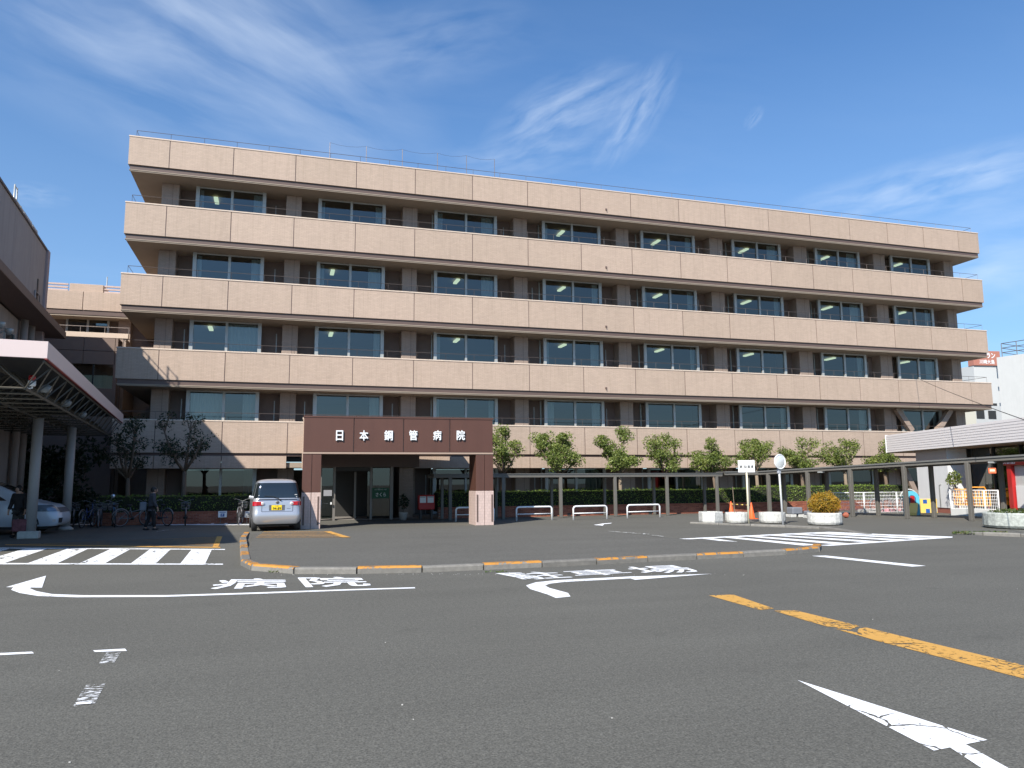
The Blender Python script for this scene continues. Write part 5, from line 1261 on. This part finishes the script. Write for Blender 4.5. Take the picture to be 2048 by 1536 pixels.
# ================================================================ white low building on the right
A = Vector((31.2, 33.0)); e_ = Vector((-.311, -.950)).normalized(); nrm = Vector((.950, -.311)).normalized()
NB = thing('white_annex', 'low white building with a horizontal siding roof edge and dark glazing', 'building', (A.x, A.y, 0), math.atan2(e_.y, e_.x))
def nx_(u, off=.0):
    d = PY(u, 970, 10); d = Vector((d.x, d.y)); a = A+nrm*off; k = (a.x*d.y-a.y*d.x)/(e_.y*d.x-e_.x*d.y); p = a+e_*k; return k, p.length*1.0, p
def nz(u, v, off=0.0):
    k, _, p = nx_(u, off); return PY(u, v, p.y).z
zt_, zb_ = nz(1779, 870.8), nz(1779, 905)
xs_ = nx_(1778)[0]; xe_ = nx_(2300)[0]
for r in range(8):
    h = (zt_-zb_)/8; b = MB(); y_ = -.008 if r % 2 else 0; b.add([(xs_, 0.0, zb_+r*h), (xs_+17, 0.0, zb_+r*h), (xs_+17, .012, zb_+(r+1)*h), (xs_, .012, zb_+(r+1)*h), (xs_, .1, zb_+r*h), (xs_+17, .1, zb_+r*h), (xs_+17, .1, zb_+(r+1)*h), (xs_, .1, zb_+(r+1)*h)],
        [(0,1,2,3), (4,5,6,7), (0,1,5,4), (2,3,7,6), (0,3,7,4), (1,2,6,5)]); b.build('siding_board', mat('siding', (.70, .66, .65), .5) if r == 0 else MATS['siding'], NB)
MB().box(xs_-.04, xs_-.001, -.02, .12, zb_-.02, zt_+.02).build('corner_trim', M_white, NB)
for r in range(8):
    h = (zt_-zb_)/8; MB().box(xs_, xs_+.04, .101, 8, zb_+r*h+.006, zb_+(r+1)*h-.004).build('siding_board', MATS['siding'], NB)
MB().box(xs_, xs_+17, .101, 8, zt_-.05, zt_).build('roof', M_alum, NB)
MB().box(xs_+.05, xs_+17, .101, 8, zb_-.04, zb_+.05).build('soffit', M_soff, NB)
M_annex = mat('annex_white', (.72, .72, .71), .7, noise=.05, scale=1.5, dirt=.15); w0 = nx_(1836, .3)[0]; w1 = nx_(1898, .3)[0]; wj = nx_(1862, .3)[0]
MB().box(w0, wj-.006, .3, .5, .25, zb_-.04).build('wall', M_annex, NB); MB().box(wj+.006, w1, .3, .5, .25, zb_-.04).build('wall', M_annex, NB)
MB().box(w0, w0+.2, .5, 7, 0, zb_-.04).build('end_wall', M_whited, NB)
MB().box(w0, w1, .33, .5, 0, .25).build('plinth', mat('red_plinth', (.28, .10, .07), .8), NB)
MB().box(w0, w1, .295, .3, zb_-.55, zb_-.04).build('upper_band', mat('warm_band', (.42, .36, .32), .7), NB)
MB().box(w1, w1+14, 1.3, 1.4, .2, zb_-.04).build('glass_front', M_glassd, NB); MB().box(w1, w1+14, 1.25, 1.45, 0, .2).build('sill', M_dark, NB)
for k in range(8): MB().box(w1+k*1.9, w1+k*1.9+.07, 1.22, 1.3, .2, zb_-.04).build('mullion', M_dark, NB)
MB().box(w1, w1+14, 5, 5.2, 0, zb_-.04).build('inner_wall', M_trim, NB)
MB().box(w1-.2, w1, .5, 1.4, 0, zb_-.04).build('return_wall', M_annex, NB); MB().tube([((wj+w1)/2, .27, .3), ((wj+w1)/2, .27, 1.3), ((wj+w1)/2+.12, .27, 1.36)], .02, 6).build('pipe', M_alum, NB)
# shop front with red frame and sign at the frame edge
kx = nx_(2010, .6)[0]; kp_ = nx_(2010, .6)[2]
RS = thing('shop_front', 'red framed shop entrance with white lettering at the edge of the photo', 'shop front', (kp_.x, kp_.y, 0), math.atan2(e_.y, e_.x))
z_ = nz(2012, 917, .6); z2_ = nz(2012, 931, .6)
MB().box(0, 3.2, -.1, .3, z2_, z_, .01).build('sign_band', M_red, RS); text_on('Dramas', 'lettering', M_white, RS, .12, .95, z2_+.05, z_-.05, -.105, .01)
MB().box(.28, .55, -.05, .2, .2, z2_).build('red_post', M_red, RS); MB().box(.56, 3.0, .1, .15, .2, z2_-.02).build('glass_door', M_whited, RS); MB().box(.62, 1.5, .05, .09, .4, 1.3).build('poster', M_white, RS)
kx = nx_(1987, .4); z_ = nz(1987, 936, .4); z2_ = nz(1987, 947, .4)
t = thing('orange_sign', 'small square orange sign hanging in front of the dark glazing', 'sign', (kx[2].x, kx[2].y, 0), math.radians(-42))
MB().box(-.14, .14, -.03, .03, z2_, z_, .01).build('panel', mat('sign_orange', (.85, .16, .06), .5), t); MB().box(-.09, .09, -.034, -.031, (z_+z2_)/2-.03, (z_+z2_)/2+.06).build('white_mark', M_cream, t); MB().tube([(0, 0, z_), (0, 0, z_+.35)], .012, 5).build('hanger', M_dark, t)

def fence(P0, P1, z0, z1, label, posts, base=0.0):
    a = Vector(P0); c = Vector(P1); t = thing('mesh_fence', label, 'fence', (a.x, a.y, 0), math.atan2(c.y-a.y, c.x-a.x)); w = (c-a).length; b = MB()
    n = int(w/.075)
    for k in range(n+1): b.tube([(w*k/n, 0, z0), (w*k/n, 0, z1)], .006, 3, False)
    for k in range(7): z = z0+(z1-z0)*k/6; b.tube([(0, 0, z), (w, 0, z)], .008, 3, False)
    tag(b.build('wire_mesh', M_white, t), kind='stuff'); MB().tube([(0, 0, z1), (w, 0, z1)], .02, 6).build('top_rail', M_white, t)
    for u in posts: MB().tube([(w*u, 0, 0), (w*u, 0, z1+.02)], .032, 8).build('post', M_white, t)
    if base: MB().box(0, w, -.06, .08, 0, base, .01).build('low_wall', M_whited, t)
    return t
F0, F1 = PY(1650, 1000, 30.4), PY(1815, 1000, 29.6)
fence((F0.x, F0.y), (F1.x, F1.y), .05, .98, 'white wire mesh fence in front of the hedge end', (0, .47, .87))
F2, F3 = PY(1901, 1000, 26.6), PY(1997, 1000, 24.6)
fence((F2.x, F2.y), (F3.x, F3.y), .32, 1.10, 'white mesh fence on a low white wall guarding the orange carts', (0, .72, 1.0), .32)
b = MB(); b.box(0, .5, 0, .3, 0, .1)
# orange carts behind the fence
def cart(label, u, y, w, h0, h1):
    p = PY(u, 1000, y); t = thing('orange_cart', label, 'cart', (p.x, p.y, 0), -.6); m = mat('cart_orange', (.88, .36, .03), .5) if 'cart_orange' not in MATS else MATS['cart_orange']
    for z in (h0, (h0+h1)/2, h1):
        MB().tube([(-w/2, -.25, z), (w/2, -.25, z), (w/2, .25, z), (-w/2, .25, z), (-w/2, -.25, z)], .025, 6).build('rail', m, t)
    for k in range(7):
        x = -w/2+w*k/6
        for yy in (-.25, .25): MB().box(x-.022, x+.022, yy-.012, yy+.012, h0, h1).build('slat', m, t)
    MB().box(-w/2, w/2, -.25, .25, h0-.03, h0+.03).build('tray', m, t)
    for x in (-w/2+.06, w/2-.06):
        for yy in (-.2, .2): MB().lathe([(.07, -.02), (.07, .02)], 12, (x, yy, .07), 'y').build('wheel', M_black, t); 
    for x in (-w/2+.06, w/2-.06): MB().box(x-.02, x+.02, -.22, .22, .1, h0).build('axle_frame', M_redd, t)
    return t
c1 = cart('orange slatted cart behind the grey part of the low wall', 1927, 27.2, .62, .42, 1.12)
c2 = cart('orange slatted cart with a tall arched handle behind the mesh fence', 1956, 26.2, .8, .42, 1.08)
MB().tube([(-.35, 0, 1.08), (-.28, 0, 1.22), (.28, 0, 1.22), (.35, 0, 1.08)], .03, 8).build('arched_handle', MATS['cart_orange'], c2)
# playhouse and slide, yellow block wall
p = PY(1822, 1000, 27.6); PH = thing('playhouse', 'blue arched toy playhouse with a yellow slide', 'playhouse', (p.x, p.y, 0), -.35)
arc = [(-.32, 0), (-.32, .75)]+[(-.32*math.cos(a_), .75+.32*math.sin(a_)) for a_ in [math.pi*k/10 for k in range(1, 10)]]+[(.32, .75), (.32, 0)]
arci = [(.17, 0.35), (.17, .72)]+[(.17*math.cos(a_), .72+.17*math.sin(a_)) for a_ in [math.pi*k/8 for k in range(1, 8)]]+[(-.17, .72), (-.17, .35)]
b = MB(); n = len(arc)
b.add([(x, -.1, z) for x, z in arc]+[(x, .1, z) for x, z in arc], [tuple(range(n))]+[tuple(range(n, 2*n))[::-1]]+[(i, i+1, n+i+1, n+i) for i in range(n-1)]); b.build('arch', M_cyan, PH)
b = MB(); n = len(arci); b.add([(x, -.108, z) for x, z in arci], [tuple(range(n))]); b.build('doorway', mat('play_dark', (.05, .12, .2), .6), PH)
MB().box(-.08, .10, -.14, -.11, .40, .85, .02).build('red_panel', M_red, PH)
MB().tube([(-.4*math.cos(a_), .16, .72+.42*math.sin(a_)) for a_ in [math.pi*k/10 for k in range(11)]], .03, 6).build('hoop', M_whited, PH)
b = MB(); b.add([(-.42, -.6, .02), (-.12, -.7, .02), (.22, -.14, .42), (-.12, -.14, .42), (-.42, -.6, .12), (-.12, -.7, .12), (.22, -.14, .54), (-.12, -.14, .54)], [(0,1,2,3), (4,5,6,7), (0,1,5,4), (1,2,6,5), (2,3,7,6), (3,0,4,7)]); b.build('slide', M_yell, PH)
p = PY(1854, 1000, 27.9); YP = thing('toy_wall', 'yellow toy wall panel with blue and white openings', 'toy', (p.x, p.y, 0), -.35)
MB().box(-.32, .42, -.05, .05, .05, .70, .02).build('panel', M_yell, YP)
for x, z, m in ((-.12, .58, M_blue), (.22, .52, M_white), (-.02, .16, M_blue), (.3, .2, M_whited)): MB().box(x-.09, x+.09, -.056, -.051, z-.09, z+.09).build('opening', m, YP)
for k, (u, y) in enumerate(((1775, 30.6), (1793, 31.2))):
    p = PY(u, 1000, y); bike(('pale bicycle leaning behind the white mesh fence', 'second pale bicycle nearer the playhouse behind the fence')[k], (p.x, p.y, 0), 1.1+k*.4, M_steel, True)['group'] = 'bicycles behind the mesh fence'
for k, (u, w, m, lab) in enumerate(((1738, .5, M_conc, 'grey plastic storage tray behind the mesh fence'), (1783, .45, mat('pink_mat', (.62, .26, .30), .8), 'pink folded play mat lying behind the fence'))):
    p = PY(u, 1030, 30.9); o = MB().box(-w, w, -.2, .2, 0, .14, .02).build('play_mat' if k else 'storage_tray', m); o.location = (p.x, p.y, 0); tag(o, lab, 'mat' if k else 'tray')
p = PY(1912, 1000, 27.4); t = thing('potted_tree', 'small green tree in front of the white wall corner', 'tree', (p.x, p.y, 0)); b = MB()
leaves(b, (0, 0, 1.62), (.32, .3, .34), 420, .12, hollow=0); leaves(b, (-.36, 0, 1.5), (.16, .14, .2), 60, .09, hollow=0); tag(b.build('crown', M_leaf, t, fix=False), kind='stuff'); MB().tube([(0, 0, 0), (.02, 0, 1.4)], [.035, .02], 6).build('trunk', M_bark, t)

# ================================================================ far buildings on the right and the overhead wire
P1 = PY(1993, 715, 62); zz = P1.z
d_ = FW + RT*((2048-1024)/FPX) + UP*((768-704)/FPX); kk = (zz-CH)/d_.z; P2 = Vector((d_.x*kk, d_.y*kk)); dd = (P2-Vector((P1.x, P1.y))).normalized()
dd = Vector((.22, -.975)).normalized()
BG = thing('white_block', 'plain white building block with a railing on its roof at the right edge', 'building', (P1.x, P1.y, 0), math.atan2(dd.y, dd.x))
MB().box(0, 22, 0, 16, 0, zz).build('wall', M_whited, BG); MB().box(0, 22, -.03, .0, 4.0, 4.12).build('joint', M_conc, BG)
b = MB()
for k in range(9):
    x = .4+k*1.5; b.tube([(x, .4, zz), (x, .4, zz+1.5)], .05, 4)
for z in (.5, 1.0, 1.5): b.tube([(.4, .4, zz+z), (12.4, .4, zz+z)], .04, 4); b.tube([(.4, .4, zz+z), (.4, 6, zz+z)], .04, 4)
b.build('roof_railing', M_steel, BG)
TY = 92.0
pa, pb = PY(1947, 731, TY), PY(1991, 726, TY)
TW = thing('apartment_tower', 'distant grey apartment tower with a brown sign board of white lettering', 'building', (pa.x, TY, 0), math.radians(-8))
tw_ = (pb.x-pa.x)*1.02; zs0, zs1 = pa.z, PY(1991, 704.5, TY).z
m_t = mat('tower_grey', (.52, .52, .50), .8, noise=.05)
MB().box(0, tw_*.86, 0, 10, 0, zs0).build('wall', m_t, TW); MB().box(tw_*.87, tw_*1.5, 1.5, 10, 0, zs0+.2).build('side_wing', m_t, TW)
MB().box(-.1, tw_, -.25, 1, zs0, zs1, .02).build('sign_board', mat('sign_brown', (.42, .17, .12), .6), TW)
text_on('エクラン', 'lettering', M_white, TW, .5, tw_-.9, zs0+1.15, zs0+2.1, -.27, .03); text_on('川崎大島', 'lettering', M_white, TW, .9, tw_-1.1, zs0+.25, zs0+.95, -.27, .02)
for k in range(9):
    z = zs0-2.4-k*2.6
    if z < 1: break
    wn = MB().box(tw_*.88, tw_*1.05, 1.4, 1.5, z, z+1.4).build('window', M_glassd, TW); MB().box(tw_*.86, tw_*1.1, .9, 1.5, z-.8, z).build('balcony', M_whited, TW)
for k in range(4):
    z = zs0-7.2-k*3.0
    if z > 1: MB().box(tw_*.38, tw_*.75, -.08, 0, z, z+1.2).build('window', M_dark, TW); MB().box(tw_*.30, tw_*.80, -.5, -.1, z-.9, z-.1).build('balcony', M_whited, TW)
LY_ = 80.0; a, c = PY(1912, 826, LY_), PY(1951, 822, LY_)
LB2 = thing('cream_house', 'cream building wall glimpsed below the hospital balcony at the right', 'building', (a.x, LY_, 0)); MB().box(0, c.x-a.x, 0, 8, 0, c.z).build('wall', mat('cream_wall', (.60, .57, .47), .8), LB2)
a, c = PY(1949, 822, 84), PY(1995, 812, 84)
AP = thing('balcony_house', 'pale apartment house with dark windows between the cream wall and the white block', 'building', (a.x, 84, 0)); w_ = c.x-a.x
MB().box(0, w_+4, 0, 8, 0, c.z).build('wall', M_whited, AP)
for k in range(3):
    for q in range(2): MB().box(.3+q*(w_*.5), .3+q*(w_*.5)+w_*.33, -.05, 0, c.z-1.9-k*2.8, c.z-.7-k*2.8).build('window', M_dark, AP)
a = PY(1832, 755, 37.9); c = PY(2048, 828, 15); e2_ = a+(c-a)*1.6; b = MB(); pts = []
for k in range(17):
    f = k/16; q = a.lerp(e2_, f); q.z -= .28*4*f*(1-f)*.6; pts.append(q-a)
b.tube(pts, .012, 5); o = b.build('overhead_cable', M_dark); o.location = a; tag(o, 'thin overhead cable running from the hospital balcony towards the street', 'cable')
# weeds along the kerb and small litter
b = MB()
for k in range(240):
    f = R.random()**.6; q = G(1905+R.random()*110, 1067.5+R.random()*2.5); leaf(b, (q.x, q.y, .03+R.random()*.05), .09, (0, -.3, 1))
for k in range(70): q = G(R.choice((548, 640, 700, 980, 1000))+R.gauss(0, 9), 1146); leaf(b, (q.x, q.y, .015+R.random()*.02), .05, (0, -.2, 1))
tag(b.build('weeds', MATS.get('weed') or bpy.data.materials['weed_leaves'], fix=False), 'low weeds growing along the kerb stones', 'weeds', kind='stuff')
b = MB()
for k in range(80):
    q = G(R.uniform(0, 2048), R.uniform(1150, 1530)) if k > 70 else G(R.uniform(530, 1500), R.uniform(1145, 1151)); s = R.uniform(.003, .006); b.box(q.x-s, q.x+s, q.y-s, q.y+s, .001, s*1.1)
tag(b.build('grit', mat('grit_stone', (.5, .48, .44), .9)), 'small pale stones scattered over the asphalt', 'grit', kind='stuff')
